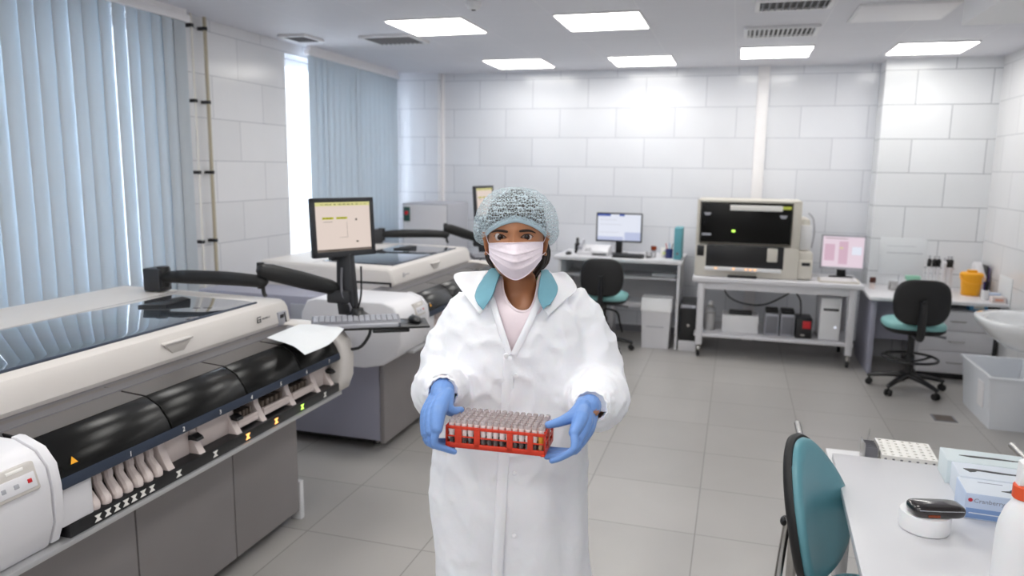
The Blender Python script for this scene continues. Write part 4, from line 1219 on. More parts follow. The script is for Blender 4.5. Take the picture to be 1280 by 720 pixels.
# ------------------------------------------------------------------ back of the room
cab = thing('power_cabinet', 'pale grey cabinet with a dark green switch plate in the far left corner', 'cabinet', (-3.02, 7.3, 0))
MB().box(-.25, .25, -.3, .3, .05, 1.385, .012).build('cabinet_body', M_grey, cab)
MB().box(-.235, .235, -.306, -.296, .08, 1.37, .006).build('front_panel', M_pod, cab)
MB().box(-.23, .23, -.27, .27, 0, .05).build('plinth', M_darkm, cab)
M_dgreen = mat('dark_green_plate', '#2f5550', 0.4, var=0.03)
sp_ = MB().box(-.228, -.160, -.318, -.304, 1.20, 1.345, .004).build('switch_plate', M_dgreen, cab)
MB().cyl((-.193, -.316, 1.285), (-.193, -.335, 1.285), .020, n=20, bev=.003).build('switch_button', M_red, sp_)

# --- left desk
dk = thing('desk', 'white desk with shelves under it and a flat monitor on top, behind the woman', 'desk', (-1.08, 7.65, 0))
MB().box(-.66, .615, -.36, .36, .845, .882, .006).build('desktop', M_deskbg, dk)
for x in (-.60, .585): MB().box(x-.0125, x+.0125, -.34, .34, 0, .845, .003).build('side_panel', M_deskbg, dk)
MB().box(-.5875, .5725, -.15, .33, .66, .682, .003).build('shelf', M_deskbg, dk)
MB().box(-.5875, .5725, -.1, -.08, .36, .41, .003).build('cross_rail', M_deskbg, dk)
MB().box(-.5875, .5725, .30, .32, .40, .845).build('back_panel', M_deskbg, dk)
DZ = .8825
mn = thing('monitor', 'black widescreen monitor with a blue-white window on the back desk', 'monitor', (-1.145, 7.68, DZ))
pc_screen(mn, .475, .30, Matrix.Translation((0, 0, .275)), E_wht,
          [('title_bar', E_blu, [(0, .30, .92, 1), (.5, .62, .93, 1)]), ('side_pane', E_lav, [(.63, 1, 0, .32)]),
           ('status_bar', E_lav, [(0, .6, 0, .14)]), ('screen_text', E_dk, [(.05, .45, .78, .785), (.05, .55, .60, .605), (.05, .5, .3, .305)])], bez=.014, body=M_dark)
MB().box(-.035, .035, .03, .06, .01, .2, .008).build('stand_neck', M_dark, mn)
MB().prism([(-.11, -.07), (.11, -.07), (.09, .09), (-.09, .09)], 'z', 0, .012, .004).build('stand_foot', M_dark, mn)
kb = thing('keyboard', 'dark keyboard on the back desk in front of the widescreen monitor', 'keyboard', (-1.02, 7.42, DZ))
MB().prism([(-.07, 0), (-.07, .012), (.07, .028), (.07, 0)], 'x', -.14, .17, .002).build('keyboard_case', M_darkm, kb)
ks = MB()
for r in range(5):
    for c in range(14): ks.box(-.13+c*.021, -.13+c*.021+.018, -.06+r*.024, -.06+r*.024+.02, .014+r*.0028, .022+r*.0028, .001, seg=1)
ks.build('keys', M_char, kb)
pr = thing('label_printer', 'low white label printer beside the keyboard on the back desk', 'printer', (-1.29, 7.50, DZ))
MB().prism([(-.12, 0), (-.12, .05), (-.08, .085), (.1, .10), (.12, .08), (.12, 0)], 'x', -.09, .09, .008).build('printer_body', M_pod, pr)
MB().box(-.07, .07, -.125, -.10, .012, .03, .002).build('paper_slot', M_dark, pr)
ph = thing('telephone', 'white telephone with its handset on the left part of the back desk', 'telephone', (-1.455, 7.55, DZ))
MB().prism([(-.1, 0), (-.1, .03), (.09, .09), (.1, .09), (.1, 0)], 'x', -.08, .08, .006).build('phone_body', M_pod, ph)
hs = MB().tube([(-.05, -.09, .075), (-.05, -.05, .092), (-.05, .05, .118), (-.05, .09, .125)], [.022, .016, .016, .022], n=10, k=3, ends=True).build('handset', M_grey, ph)
kp = MB()
for r in range(4):
    for c in range(3): kp.box(-.005+c*.022, .011+c*.022, -.07+r*.022, -.055+r*.022, .038+r*.006, .045+r*.006, .001, seg=1)
kp.build('keypad', M_mid, ph)
bo = thing('small_bottle', 'tall narrow black bottle beside the telephone on the back desk', 'bottle', (-1.56, 7.6, DZ))
MB().lathe([(.026, 0), (.028, .004), (.028, .10), (.014, .118), (.014, .135)], 18).build('bottle_body', M_dark, bo)
MB().lathe([(.0155, .132), (.0155, .16), (.013, .163)], 16).build('bottle_cap', M_darkm, bo)
mo2 = thing('computer_mouse', 'black mouse at the left end of the back desk', 'mouse', (-1.62, 7.45, DZ))
MB().lathe([(.026, 0), (.031, .006), (.031, .014), (.024, .026), (.012, .032), (0, .033)], 20, M=Matrix.Diagonal((1, 1.7, 1, 1))).build('mouse_body', M_dark, mo2)
M_amb = mat('brown_glass', '#8a3b1c', 0.15, var=0.05)
jr = thing('glass_jar', 'short glass jar with a dark base standing nearest the keyboard on the back desk', 'jar', (-.805, 7.45, DZ))
MB().lathe([(.028, 0), (.03, .003), (.03, .05), (.026, .058), (.026, .062)], 20).build('jar_body', M_clearp, jr)
MB().lathe([(.027, .002), (.027, .022), (0, .022)], 18).build('jar_contents', M_char, jr)
jc = thing('reagent_bottle', 'small clear bottle with a red-brown cap on the back desk', 'bottle', (-.765, 7.52, DZ))
MB().lathe([(.022, 0), (.025, .003), (.025, .06), (.017, .07), (.017, .078)], 18).build('bottle_body', M_clearp, jc)
MB().lathe([(.028, .074), (.029, .077), (.029, .112), (.026, .116)], 18).build('bottle_cap', M_amb, jc)
nb_ = thing('note_card', 'small white card with a yellow-green patch standing on the back desk', 'card', (-.66, 7.56, DZ))
T = Matrix.Rotation(-.18, 4, 'X')
cd = MB().box(-.04, .04, 0, .004, 0.0, .10, .001, M=T).build('card', M_iconw, nb_)
MB().box(-.02, .02, -.001, .001, .03, .055, M=T).build('patch', mat('yellow_green_print', '#d5dc8a', .6), cd)
MB().prism([(0, 0), (.05, 0), (.012, .07)], 'x', -.01, .01).build('card_stand', M_grey, nb_)
pc_ = thing('pen_cup', 'dark blue pen cup with pens on the right part of the back desk', 'pen cup', (-.61, 7.5, DZ))
MB().lathe([(.034, 0), (.036, .003), (.037, .095), (.033, .095), (.032, .01), (0, .01)], 22).build('cup', mat('navy_cup', '#2a3570', .35), pc_)
for k, (c, q) in enumerate(((M_dark, .02), (M_red, -.02), (M_blue, .0))):
    MB().cyl((q*.6, .01*(k-1), .012), (q*1.7, .015*(k-1), .15), .0045, n=8).build('pen', c, pc_)
bn = thing('ring_binder', 'teal ring binder standing upright at the right end of the back desk', 'binder', (-.525, 7.55, DZ))
MB().box(-.037, .037, -.14, .14, 0, .31, .004).build('binder_cover', M_bind, bn)
MB().cyl((0, -.1395, .06), (0, -.1425, .06), .014, n=18).build('finger_ring', M_mid, bn)
MB().box(-.03, .03, -.12, .143, .006, .30).build('binder_pages', M_paper, bn)
pp = thing('paper_stack', 'few loose white papers on the back desk in front of the pen cup', 'papers', (-.64, 7.40, DZ))
for k in range(3): MB().box(-.1, .1, -.07, .07, k*.001, k*.001+.0008, M=Matrix.Rotation(.12*(k-1), 4, 'Z')).build('paper_sheet', M_paper, pp)
ps = thing('paper_stack', 'stack of papers on the shelf under the back desk', 'papers', (-.66, 7.68, .6825))
for k in range(5): MB().box(-.12, .12, -.09, .09, k*.006, k*.006+.0055, .001, M=Matrix.Rotation(.06*((k*7) % 3-1), 4, 'Z')).build('paper_sheet', M_paper, ps)
# power strip, cables and board under the desk
st = thing('equipment_board', 'white upright board with black cable loops under the back desk', 'board', (-1.17, 7.62, 0))
MB().box(-.02, .02, -.1, .1, .06, .34, .004).box(-.33, .02, -.1, -.08, .10, .14, .003).box(-.33, .02, -.1, .1, .05, .07, .003).build('board', M_deskbg, st)
MB().box(-.30, -.26, -.08, .08, 0, .05).box(-.02, .02, -.08, .08, 0, .06).build('board_leg', M_deskbg, st)
cbm = MB()
for k in range(3):
    c0 = Vector((-.14+.03*k, -.12-.012*k, .22)); r_ = .10-.012*k
    cbm.tube([c0+Vector((r_*.55*math.cos(q), 0, r_*math.sin(q))) for q in [2*PI*j/18 for j in range(19)]], .009, n=7)
cbm.tube([(-.14, -.12, .31), (-.05, -.11, .33), (.06, -.11, .30), (.09, -.1, .2), (.12, -.1, .09)], .010, n=7, k=5)
cbm.tube([(-.33, -.12, .10), (-.26, -.125, .16), (-.20, -.12, .13), (-.28, -.12, .09)], .008, n=7, k=5)
cbm.build('cable_coil', M_dark, st)
# waste bin
bi = thing('waste_bin', 'white lidded bin standing under the right end of the back desk', 'bin', (-.695, 7.42, 0))
MB().loft([[(-a, -b, z_), (a, -b, z_), (a, b, z_), (-a, b, z_)] for z_, a, b in ((0, .128, .105), (.37, .142, .118))]).build('bin_body', M_pod, bi)
MB().prism([(-.128, .37), (-.128, .395), (-.06, .50), (.10, .505), (.128, .395), (.128, .37)], 'x', -.150, .150, .008).build('bin_lid', M_white, bi)
MB().box(-.09, .08, -.1175, -.1125, .215, .222).build('label_line', M_grey, bi)
# black computer on a low white stand
pt = thing('computer_tower', 'black computer tower on a low white stand between the desk and the wheeled table', 'computer', (-.385, 7.45, 0))
MB().box(-.085, .085, -.15, .25, 0, .105, .004).build('stand', M_deskbg, pt)
MB().box(-.08, .08, -.15, .25, .1055, .475, .006).build('tower_case', M_char, pt)
MB().box(-.076, .076, -.156, -.148, .112, .468, .004).build('front_panel', M_dark, pt)
MB().box(-.07, .07, -.158, -.150, .43, .462, .002).build('drive_slot', M_grey, pt)
MB().cyl((.005, -.156, .26), (.005, -.160, .26), .014, n=18).build('power_button', M_steel, pt)
MB().box(.04, .052, -.1595, -.157, .44, .452).build('status_light', E_wht, pt)

# --- chairs
def office_chair(M, lb, back_z, seat_z, seat_mat, ring=True, spin=0.0):
    """seen from behind: faces +y"""
    t = thing('office_chair', lb, 'chair', M=M)
    prof = []
    def back_outline(sc_=1.0):
        out = []
        for k in range(40):
            q = 2*PI*k/40; s_, c = math.sin(q), math.cos(q)
            x = .205*sc_*math.copysign(abs(s_)**.55, s_)*(1.0-.10*(-c if c < 0 else 0)-.08*max(0, c))
            zz = .18*sc_*math.copysign(abs(c)**.6, c)
            out.append((x, zz))
        return out
    rings = []
    for y, s_ in ((-.215, .90), (-.235, .98), (-.245, 1.0), (-.258, .97), (-.266, .85), (-.268, .5)):
        rings.append([(p[0], y-.02*(p[0]/.2)**2*0+.025*(p[0]/.2)**2, p[1]+back_z) for p in back_outline(s_)])
    MB().loft(rings).build('backrest_shell', M_darkm, t, angle=60)
    rings = []
    for y, s_ in ((-.214, .93), (-.195, .93), (-.185, .86), (-.182, .5)):
        rings.append([(p[0], y+.025*(p[0]/.2)**2, p[1]+back_z) for p in back_outline(s_)])
    MB().loft(rings).build('backrest_pad', seat_mat, t, angle=60)
    MB().tube([(0, -.275, back_z+.02), (0, -.285, back_z-.12), (0, -.275, seat_z-.05), (0, -.18, seat_z-.085), (0, -.02, seat_z-.085)], [.028, .034, .034, .026, .024], n=10, k=5, flat=.6).build('back_bracket', M_dark, t)
    MB().cyl((.0, -.30, back_z), (0, -.27, back_z), .018, n=14).build('adjust_knob', M_dark, t)
    def rr(a, b, z_): return [(a*math.copysign(abs(math.sin(2*PI*k/40))**.6, math.sin(2*PI*k/40)), b*math.copysign(abs(math.cos(2*PI*k/40))**.6, math.cos(2*PI*k/40)), z_) for k in range(40)]
    MB().loft([rr(.20, .19, seat_z-.035), rr(.222, .212, seat_z-.02), rr(.228, .218, seat_z), rr(.222, .212, seat_z+.02), rr(.19, .18, seat_z+.034), rr(.08, .08, seat_z+.038)]).build('seat', seat_mat, t, angle=60)
    MB().loft([rr(.13, .13, seat_z-.07), rr(.20, .19, seat_z-.055), rr(.226, .216, seat_z-.03), rr(.226, .216, seat_z-.018)]).build('seat_shell', M_darkm, t, angle=60)
    MB().tube([(.05, -.02, seat_z-.085), (.18, -.02, seat_z-.088), (.24, -.03, seat_z-.095)], [.007, .007, .012], n=8).build('height_lever', M_mid, t)
    MB().cyl((0, 0, .10), (0, 0, seat_z-.06), .027, n=18).build('gas_column', M_dark, t)
    MB().cyl((0, 0, .20), (0, 0, .30), .036, n=18, bev=.006).build('column_sleeve', M_darkm, t)
    if ring:
        fr = MB().tube([(.205*math.cos(q), .205*math.sin(q), .272) for q in [2*PI*j/40 for j in range(41)]], .011, n=8).build('foot_ring', M_dark, t)
        sp2 = MB()
        for k in range(3):
            q = 2*PI*k/3+.5
            MB().tube([(.03*math.cos(q), .03*math.sin(q), .245), (.12*math.cos(q), .12*math.sin(q), .25), (.2*math.cos(q), .2*math.sin(q), .27)], .010, n=8, k=3).build('ring_spoke', M_dark, t)
    for k in range(5):
        q = 2*PI*k/5+spin; d = Vector((math.cos(q), math.sin(q), 0))
        lg = MB().tube([d*.02+Vector((0, 0, .125)), d*.15+Vector((0, 0, .112)), d*.285+Vector((0, 0, .082))], [.034, .027, .020], n=10, k=3, flat=.75, ends=True).build('base_leg', M_dark, t)
        n_ = Vector((-d.y, d.x, 0)); c_ = d*.285+Vector((0, 0, .028))
        w = MB()
        for s_ in (-1, 1): w.cyl(c_+n_*s_*.008, c_+n_*s_*.024, .027, n=16, bev=.004)
        w.cyl(c_-n_*.01, c_+n_*.01, .008, n=8).cyl(c_+Vector((0, 0, 0)), c_+Vector((0, 0, .055)), .008, n=8)
        w.build('castor', M_darkm, lg)
    return t
office_chair(Matrix.Translation((1.42, 6.56, 0)) @ Matrix.Rotation(math.radians(0), 4, 'Z'), 'black swivel chair with a mint seat and foot ring at the right desk', .765, .555, M_tealseat, True, math.radians(160))
office_chair(Matrix.Translation((-1.17, 7.05, 0)) @ Matrix.Rotation(math.radians(2), 4, 'Z'), 'black swivel chair with a mint seat at the back desk behind the woman', .755, .545, M_tealseat, False, math.radians(20))

# --- wheeled table with the instrument
wt = thing('wheeled_table', 'white metal table on castors carrying the cream instrument', 'table', (.385, 7.46, 0))
MB().box(-.735, .745, -.36, .36, .725, .765, .004).build('table_top', M_deskbg, wt)
fr = MB().box(-.68, .69, -.325, -.285, .655, .724, .003).box(-.68, .69, .285, .325, .655, .724, .003).box(-.68, -.64, -.285, .285, .655, .724).box(.65, .69, -.285, .285, .655, .724).build('apron', M_deskbg, wt)
for x in (-.655, .66):
    for y in (-.30, .30):
        lg = MB().box(x-.03, x+.03, y-.03, y+.03, .115, .724, .004).build('table_leg', M_deskbg, wt)
        MB().cyl((x, y, .075), (x, y, .115), .016, n=12).box(x-.02, x+.02, y-.018, y+.025, .06, .085, .004).build('castor_fork', M_steel, lg)
        MB().cyl((x-.013, y, .034), (x+.013, y, .034), .034, n=20, bev=.004).build('castor_wheel', M_darkm, lg)
MB().box(-.70, .70, -.32, .32, .195, .225, .004).build('lower_shelf', M_deskbg, wt)
TZ = .7655
ins = thing('blood_analyzer', 'cream bench instrument with a dark upper window and a lit sample bay', 'analyzer', (.10, 7.5, TZ))
bd = MB()
bd.box(-.445, .475, -.28, .30, 0, .30, .012)
bd.box(-.445, -.415, -.28, .3, .29, .715, .006).box(.40, .475, -.28, .3, .29, .715, .006).box(-.42, .41, -.2, .3, .29, .715, .006).box(-.445, .475, -.28, .3, .695, .72, .006)
bd.build('instrument_body', M_cream, ins)
MB().box(.44, .60, -.24, .28, 0, .26, .02).box(.47, .565, -.15, .27, .25, .56, .03).build('side_unit', M_cream, ins)
MB().box(.485, .58, -.17, -.14, .27, .50, .01).build('side_cover', M_white, ins)
MB().box(.478, .60, -.262, -.235, .015, .185, .006).build('printer_door', M_cream, ins)
MB().box(.505, .578, -.268, -.255, .135, .165, .002).build('printer_slot', M_dark, ins)
wd = MB().box(-.405, .39, -.292, -.275, .325, .69, .004).build('dark_window', M_smoke, ins)
MB().box(-.15, .31, -.297, -.29, .625, .675, .001).build('label_strip', M_iconw, wd)
MB().box(.31, .385, -.297, -.29, .642, .67, .001).build('label_tag', mat('lime_label', '#c7cf55', .5), wd)
MB().prism([(-.385, .60), (-.315, .60), (-.33, .575), (-.37, .575)], 'y', -.296, -.29).prism([(.285, .59), (.355, .59), (.34, .56), (.30, .56)], 'y', -.296, -.29).build('window_grip', M_grey, wd)
MB().box(-.125, -.095, -.296, -.291, .425, .445).build('green_indicator', M_green, wd)
T = Matrix.Translation((-.395, -.293, .385)) @ Matrix.Rotation(PI/2, 4, 'X')
MB().box(0, .085, 0, .022, -.0005, .0008, .004, M=T).build('maker_mark', M_grey, wd)
MB().box(-.345, .345, -.284, -.27, .09, .30, .003).box(-.43, -.365, -.286, -.275, .19, .29, .003).build('sample_bay', M_dark, ins)
MB().box(.20, .29, -.30, -.27, .16, .285, .006).build('bay_arm', M_cream, ins)
MB().box(-.35, .33, -.34, -.28, .065, .095, .006).build('bay_sill', M_white, ins)
for x in (-.25, -.09, .02, .06, .10): 
    MB().ball((x, -.342, .086), .009, .005, .007, 10, 8).build('bay_lamp', M_amber, ins)
MB().box(-.14, .12, -.33, -.27, .0, .022, .006).build('sample_drawer', M_dark, ins)
MB().tube([(.56, .05, .60), (.60, .0, .55), (.615, -.02, .42), (.60, -.02, .28)], .008, n=8, k=5).build('instrument_cable', M_grey, ins)
m3 = thing('monitor', 'pale monitor with a pink screen on the right end of the wheeled table', 'monitor', (.985, 7.55, TZ), rz=math.radians(-6))
pc_screen(m3, .39, .325, Matrix.Translation((0, 0, .245)) @ Matrix.Rotation(-.08, 4, 'X'), E_pnk,
          [('panes', E_rose, [(.05, .30, .2, .75), (.40, .62, .1, .85)]), ('bright_pane', E_wht, [(.72, .95, .42, .68)]), ('screen_text', E_dk, [(.05, .6, .93, .945)]), ('yellow_bar', E_yel, [(.42, .5, .6, .66)])], bez=.018, body=M_grey)
MB().box(-.04, .04, .03, .06, .0, .2, .008).build('stand_neck', M_dark, m3)
MB().lathe([(.11, 0), (.105, .012), (.05, .018)], 24, M=Matrix.Translation((0, .03, 0))).build('stand_foot', M_dark, m3)
kb2 = thing('keyboard', 'cream keyboard lying on the wheeled table before the pink screen', 'keyboard', (.93, 7.26, TZ))
MB().prism([(-.075, 0), (-.075, .012), (.075, .03), (.075, 0)], 'x', -.17, .17, .002).build('keyboard_case', M_cream, kb2)
ks = MB()
for r in range(5):
    for c in range(14): ks.box(-.155+c*.0222, -.155+c*.0222+.019, -.065+r*.026, -.065+r*.026+.022, .013+r*.0031, .022+r*.0031, .001, seg=1)
ks.build('keys', M_grout, kb2)
# things on the lower shelf
SZ = .2255
jb = thing('plastic_bottle', 'tall white plastic bottle at the left end of the table shelf', 'bottle', (-.18, 7.35, SZ))
MB().lathe([(.045, 0), (.05, .005), (.05, .19), (.045, .21), (.02, .235), (.02, .25)], 22).build('bottle_body', M_clearp, jb)
MB().lathe([(.046, .003), (.046, .17), (0, .17)], 20).build('contents', M_white, jb)
MB().lathe([(.024, .245), (.024, .275), (.02, .278)], 18).build('bottle_cap', M_white, jb)
wb = thing('storage_box', 'white box with a dark top on the table shelf', 'box', (.10, 7.40, SZ))
MB().box(-.165, .165, -.13, .13, 0, .165, .006).build('box_body', M_white, wb)
MB().box(-.105, .105, -.07, .07, .165, .195, .006).build('box_top', M_dark, wb)
for k, x in enumerate((.385, .525)):
    b_ = thing('battery_unit', ('grey ribbed unit beside the white box on the table shelf', 'grey ribbed unit beside the black unit on the table shelf')[k], 'battery', (x, 7.40, SZ))
    MB().box(-.062, .062, -.13, .13, 0, .205, .006).build('unit_body', M_grey, b_)
    MB().box(-.052, .052, -.136, -.128, .02, .185, .003).build('front_panel', M_mid, b_)
    MB().box(-.058, .058, -.10, .10, .205, .235, .006).build('terminal_cover', M_darkm, b_)
ups = thing('power_supply', 'black power supply with a red label on the table shelf', 'power supply', (.665, 7.36, SZ))
MB().box(-.07, .07, -.13, .13, 0, .185, .006).build('supply_case', M_dark, ups)
MB().box(-.012, .058, -.1335, -.128, .095, .165, .001).build('red_label', M_red, ups)
MB().box(-.025, .01, -.1335, -.128, .025, .04).build('supply_light', M_steel, ups)
MB().tube([(-.02, .05, .18), (-.03, .06, .32), (-.08, .07, .40)], .007, n=8, k=4).build('supply_cable', M_dark, ups)
pt2 = thing('computer_tower', 'white computer tower at the right end of the table shelf', 'computer', (.885, 7.40, SZ))
MB().box(-.09, .09, -.17, .2, 0, .40, .006).build('tower_case', M_pod, pt2)
MB().box(-.084, .084, -.176, -.168, .008, .392, .004).build('front_panel', M_white, pt2)
MB().box(-.065, .065, -.179, -.17, .275, .298, .002).build('drive_slot', M_dark, pt2)
MB().cyl((.045, -.176, .125), (.045, -.181, .125), .011, n=14).build('power_button', E_wht, pt2)
cl = MB()
cl.tube([(-.1, 7.76, .64), (-.02, 7.72, .5), (.15, 7.74, .43), (.35, 7.7, .45), (.6, 7.72, .60)], .008, n=7, k=6)
tag(cl.build('power_cable', M_dark), 'thin dark cable hanging behind the boxes on the table shelf', 'cable')

# --- right desk by the pillar
rd = thing('desk', 'white desk with a drawer unit under it against the pillar on the right', 'desk', (1.645, 7.32, 0))
MB().box(-.50, .54, -.42, .42, .672, .702, .005).build('desktop', M_deskbg, rd)
for x in (-.44,): MB().box(x-.02, x+.02, -.30, .40, .0, .672, .004).build('side_panel', M_cabend, rd)
MB().box(-.42, -.06, .0, .02, .26, .672).build('modesty_panel', M_cabend, rd)
MB().box(-.06, .50, -.28, .38, .05, .60, .004).build('drawer_case', M_deskbg, rd)
MB().box(-.06, .52, .3, .38, .60, .672).build('niche_back', M_darkm, rd)
MB().box(-.055, .495, -.26, .36, 0, .05).build('plinth', M_dark, rd)
for k, (z0, z1) in enumerate(((.43, .595), (.25, .425), (.06, .245))):
    d_ = MB().box(-.055, .495, -.298, -.281, z0, z1, .004).build('drawer', M_deskbg, rd)
    MB().tube([(.16, -.298, (z0+z1)/2), (.17, -.315, (z0+z1)/2), (.27, -.315, (z0+z1)/2), (.28, -.298, (z0+z1)/2)], .005, n=8).build('drawer_handle', M_steel, d_)
MB().box(.505, .525, -.28, .38, 0, .672, .002).build('end_panel', M_char, rd)
RZ = .7025
bb_ = thing('tissue_box', 'light blue box in the dark niche under the right desk', 'box', (2.03, 7.16, .6005))
MB().box(-.07, .07, -.05, .05, 0, .062, .004).build('box_body', M_blue, bb_)
MB().box(-.04, .04, -.052, -.049, .015, .045).build('box_label', M_iconw, bb_)
v1 = thing('reagent_bottle', 'small brown bottle at the left end of the right desk', 'bottle', (1.24, 7.42, RZ))
MB().lathe([(.022, 0), (.025, .003), (.025, .045), (.016, .056), (.016, .06)], 16).build('bottle_body', M_pinkw, v1)
MB().lathe([(.026, .055), (.027, .058), (.027, .10), (.024, .103)], 16).build('bottle_cap', mat('dark_brown_cap', '#4a2216', .4), v1)
v2 = thing('glass_beaker', 'low clear glass beaker on the right desk, left of the chair back', 'beaker', (1.41, 7.40, RZ))
MB().lathe([(.036, 0), (.04, .003), (.04, .07), (.043, .075), (.038, .074), (.036, .006), (0, .006)], 22).build('beaker_body', M_clearp, v2)
v3 = thing('reagent_tray', 'small green tray above the chair back on the right desk', 'tray', (1.575, 7.46, RZ))
MB().box(-.05, .05, -.03, .03, 0, .09, .004).build('tray_base', M_white, v3)
MB().box(-.058, .058, -.035, .035, .09, .13, .004).build('tray_top', mat('green_plastic', '#8fc5ac', .5), v3)
wbd = thing('notice_sheet', 'white laminated notice sheet fixed to the pillar tiles behind the right desk', 'notice', (1.53, 7.745, .80))
MB().box(-.20, .20, -.004, 0, 0, .35, .001).build('sheet_panel', M_paper, wbd)
MB().box(-.14, .17, -.0055, -.003, .205, .21).box(-.14, .10, -.0055, -.003, .27, .273).build('print_lines', M_grey, wbd)
wbd2 = thing('notice_sheet', 'white laminated sheet fixed to the right wall above the basin', 'notice', (XR-.002, 7.05, .55))
MB().box(-.004, 0, -.16, .16, .12, .36, .001).build('sheet_panel', M_paper, wbd2)
# pipette stand
ps_ = thing('pipette_stand', 'clear stand for pipettes on the right desk', 'stand', (1.785, 7.5, RZ))
MB().box(-.12, .12, -.06, .06, 0, .012, .003).build('stand_base', M_pod, ps_)
MB().box(-.118, -.110, -.008, .008, .012, .27, .002).box(.110, .118, -.008, .008, .012, .27, .002).build('stand_post', M_pod, ps_)
MB().box(-.118, .118, -.03, .012, .205, .213, .001).build('stand_rail', M_clearp, ps_)
for k, x in enumerate((-.085, -.045, -.01, .03, .065, .09)):
    if k == 3: tilt, dy = .0, -.045
    p_ = thing('pipette', ('pipette hanging leftmost in the clear stand', 'second pipette from the left in the clear stand', 'third pipette from the left in the clear stand', 'white pipette hanging lower and in front in the clear stand', 'second pipette from the right in the clear stand', 'pipette hanging rightmost in the clear stand')[k], 'pipette', (1.785+x, 7.5-.03-(.025 if k == 3 else 0), RZ+.02-(.0 if k != 3 else .012)))
    MB().lathe([(.003, .0), (.005, .05), (.008, .11), (.012, .13), (.015, .16), (.016, .20), (.016, .23)], 14).build('pipette_barrel', M_pod, p_)
    MB().lathe([(.017, .20), (.018, .21), (.018, .26), (.014, .27)], 14).box(-.012, .012, -.035, 0, .235, .262, .004).build('pipette_grip', M_dark if k != 3 else M_pod, p_)
    MB().lathe([(.005, .268), (.005, .285), (.009, .288), (.009, .298)], 12).build('pipette_plunger', M_grey, p_)
sb = thing('sharps_bin', 'yellow lidded sharps bucket on the right desk', 'bucket', (2.01, 7.33, RZ))
MB().lathe([(.068, 0), (.071, .004), (.084, .175), (.081, .175), (.068, .01), (0, .01)], 30).build('bucket_body', M_orange, sb)
MB().lathe([(.088, .165), (.092, .17), (.092, .19), (.086, .196), (.075, .2), (.0, .204)], 30).build('bucket_lid', M_orange, sb)
MB().box(-.035, .035, -.03, .03, .2, .222, .006).build('lid_flap', M_orange, sb)
MB().tube([(-.09, 0, .17), (-.092, -.04, .14), (-.06, -.085, .118), (0, -.098, .112), (.06, -.085, .118), (.092, -.04, .14), (.09, 0, .17)], .004, n=7, k=4).build('bucket_handle', M_orange, sb)
fh = thing('file_holder', 'pale file holder with dark folders on the right desk', 'file holder', (2.115, 7.52, RZ), rz=.0)
MB().prism([(-.12, 0), (.12, 0), (.12, .25), (.06, .27), (-.12, .15)], 'x', -.03, .03, .004).build('holder_body', M_pod, fh)
MB().box(.034, .044, -.1, .12, 0, .25, .001).build('folder', M_dark, fh)
MB().box(.048, .056, -.1, .12, 0, .235, .001).build('folder', mat('violet_folder', '#5b4a7d', .5), fh)
pc2 = thing('pen_cup', 'white pen cup with dark markers at the right end of the right desk', 'pen cup', (2.055, 7.08, RZ))
MB().lathe([(.026, 0), (.028, .003), (.03, .085), (.027, .085), (.025, .01), (0, .01)], 20).build('cup', M_white, pc2)
for k in range(3): MB().cyl((.008*(k-1), .006*(k % 2), .012), (.016*(k-1), .012*(k % 2), .155), .007, n=10).build('marker_pen', (mat('violet_pen', '#3a2a66', .4), M_dark, M_dark)[k], pc2)
for k, (x, y, m_, a_, h_, lb_) in enumerate(((2.13, 7.14, M_boxblue, .045, .055, 'small pale blue box beside the markers on the right desk'), (2.12, 6.98, M_pinkw, .05, .05, 'small pinkish box at the front corner of the right desk'))):
    b_ = thing('carton_box', lb_, 'box', (x, y, RZ))
    MB().box(-a_, a_, -.045, .045, 0, h_, .003).build('box_body', m_, b_)
    MB().box(-a_*.6, a_*.6, -.0465, -.043, h_*.3, h_*.7).build('box_label', M_iconw if k == 0 else mat('salmon_print', '#e3a58f', .5), b_)

# --- wash basin and plastic tub
wbn = thing('wash_basin', 'white ceramic wash basin on the right wall above the plastic tub', 'basin', (XR, 5.55, 0))
def oval(rx, ry, z_, cx_, n=44, pw=1.0):
    return [(cx_+rx*math.copysign(abs(math.cos(2*PI*k/n))**pw, math.cos(2*PI*k/n)), ry*math.copysign(abs(math.sin(2*PI*k/n))**pw, math.sin(2*PI*k/n)), z_) for k in range(n)]
MB().loft([oval(.10, .11, .60, -.25), oval(.17, .19, .63, -.27), oval(.235, .27, .69, -.29), oval(.285, .325, .76, -.305, pw=.9), oval(.30, .34, .795, -.308, pw=.85), oval(.302, .342, .81, -.308, pw=.85), oval(.295, .335, .818, -.308, pw=.85),
           oval(.245, .285, .812, -.30), oval(.225, .26, .79, -.30), oval(.18, .2, .72, -.29), oval(.09, .1, .675, -.28), oval(.02, .02, .67, -.28)]).build('basin_bowl', M_ceram, wbn, angle=60)
MB().loft([oval(.075, .085, .0, -.14), oval(.085, .095, .25, -.14), oval(.10, .11, .63, -.16)]).build('pedestal', M_ceram, wbn, angle=60)
MB().tube([(-.07, 0, .80), (-.07, 0, .93), (-.12, 0, .97), (-.20, 0, .95), (-.21, 0, .92)], .014, n=10, k=4).build('tap', M_steel, wbn)
MB().box(-.36, -.335, -.27, -.25, .58, .64, .006).build('red_tag', M_red, wbn)
tb = thing('plastic_tub', 'large frosted plastic tub on the floor under the wash basin', 'tub', (1.77, 6.01, 0), rz=0)
tm_ = MB()
def rq(x0, x1, y0, y1, z_): return [(x0, y0, z_), (x1, y0, z_), (x1, y1, z_), (x0, y1, z_)]
tm_.loft([rq(.0, .36, -.30, .31, 0), rq(-.03, .38, -.335, .33, .365), rq(-.045, .385, -.35, .345, .365), rq(-.045, .385, -.35, .345, .38), rq(-.022, .365, -.325, .32, .38), rq(.01, .345, -.29, .30, .01)])
tm_.build('tub_body', M_tub, tb, angle=20)
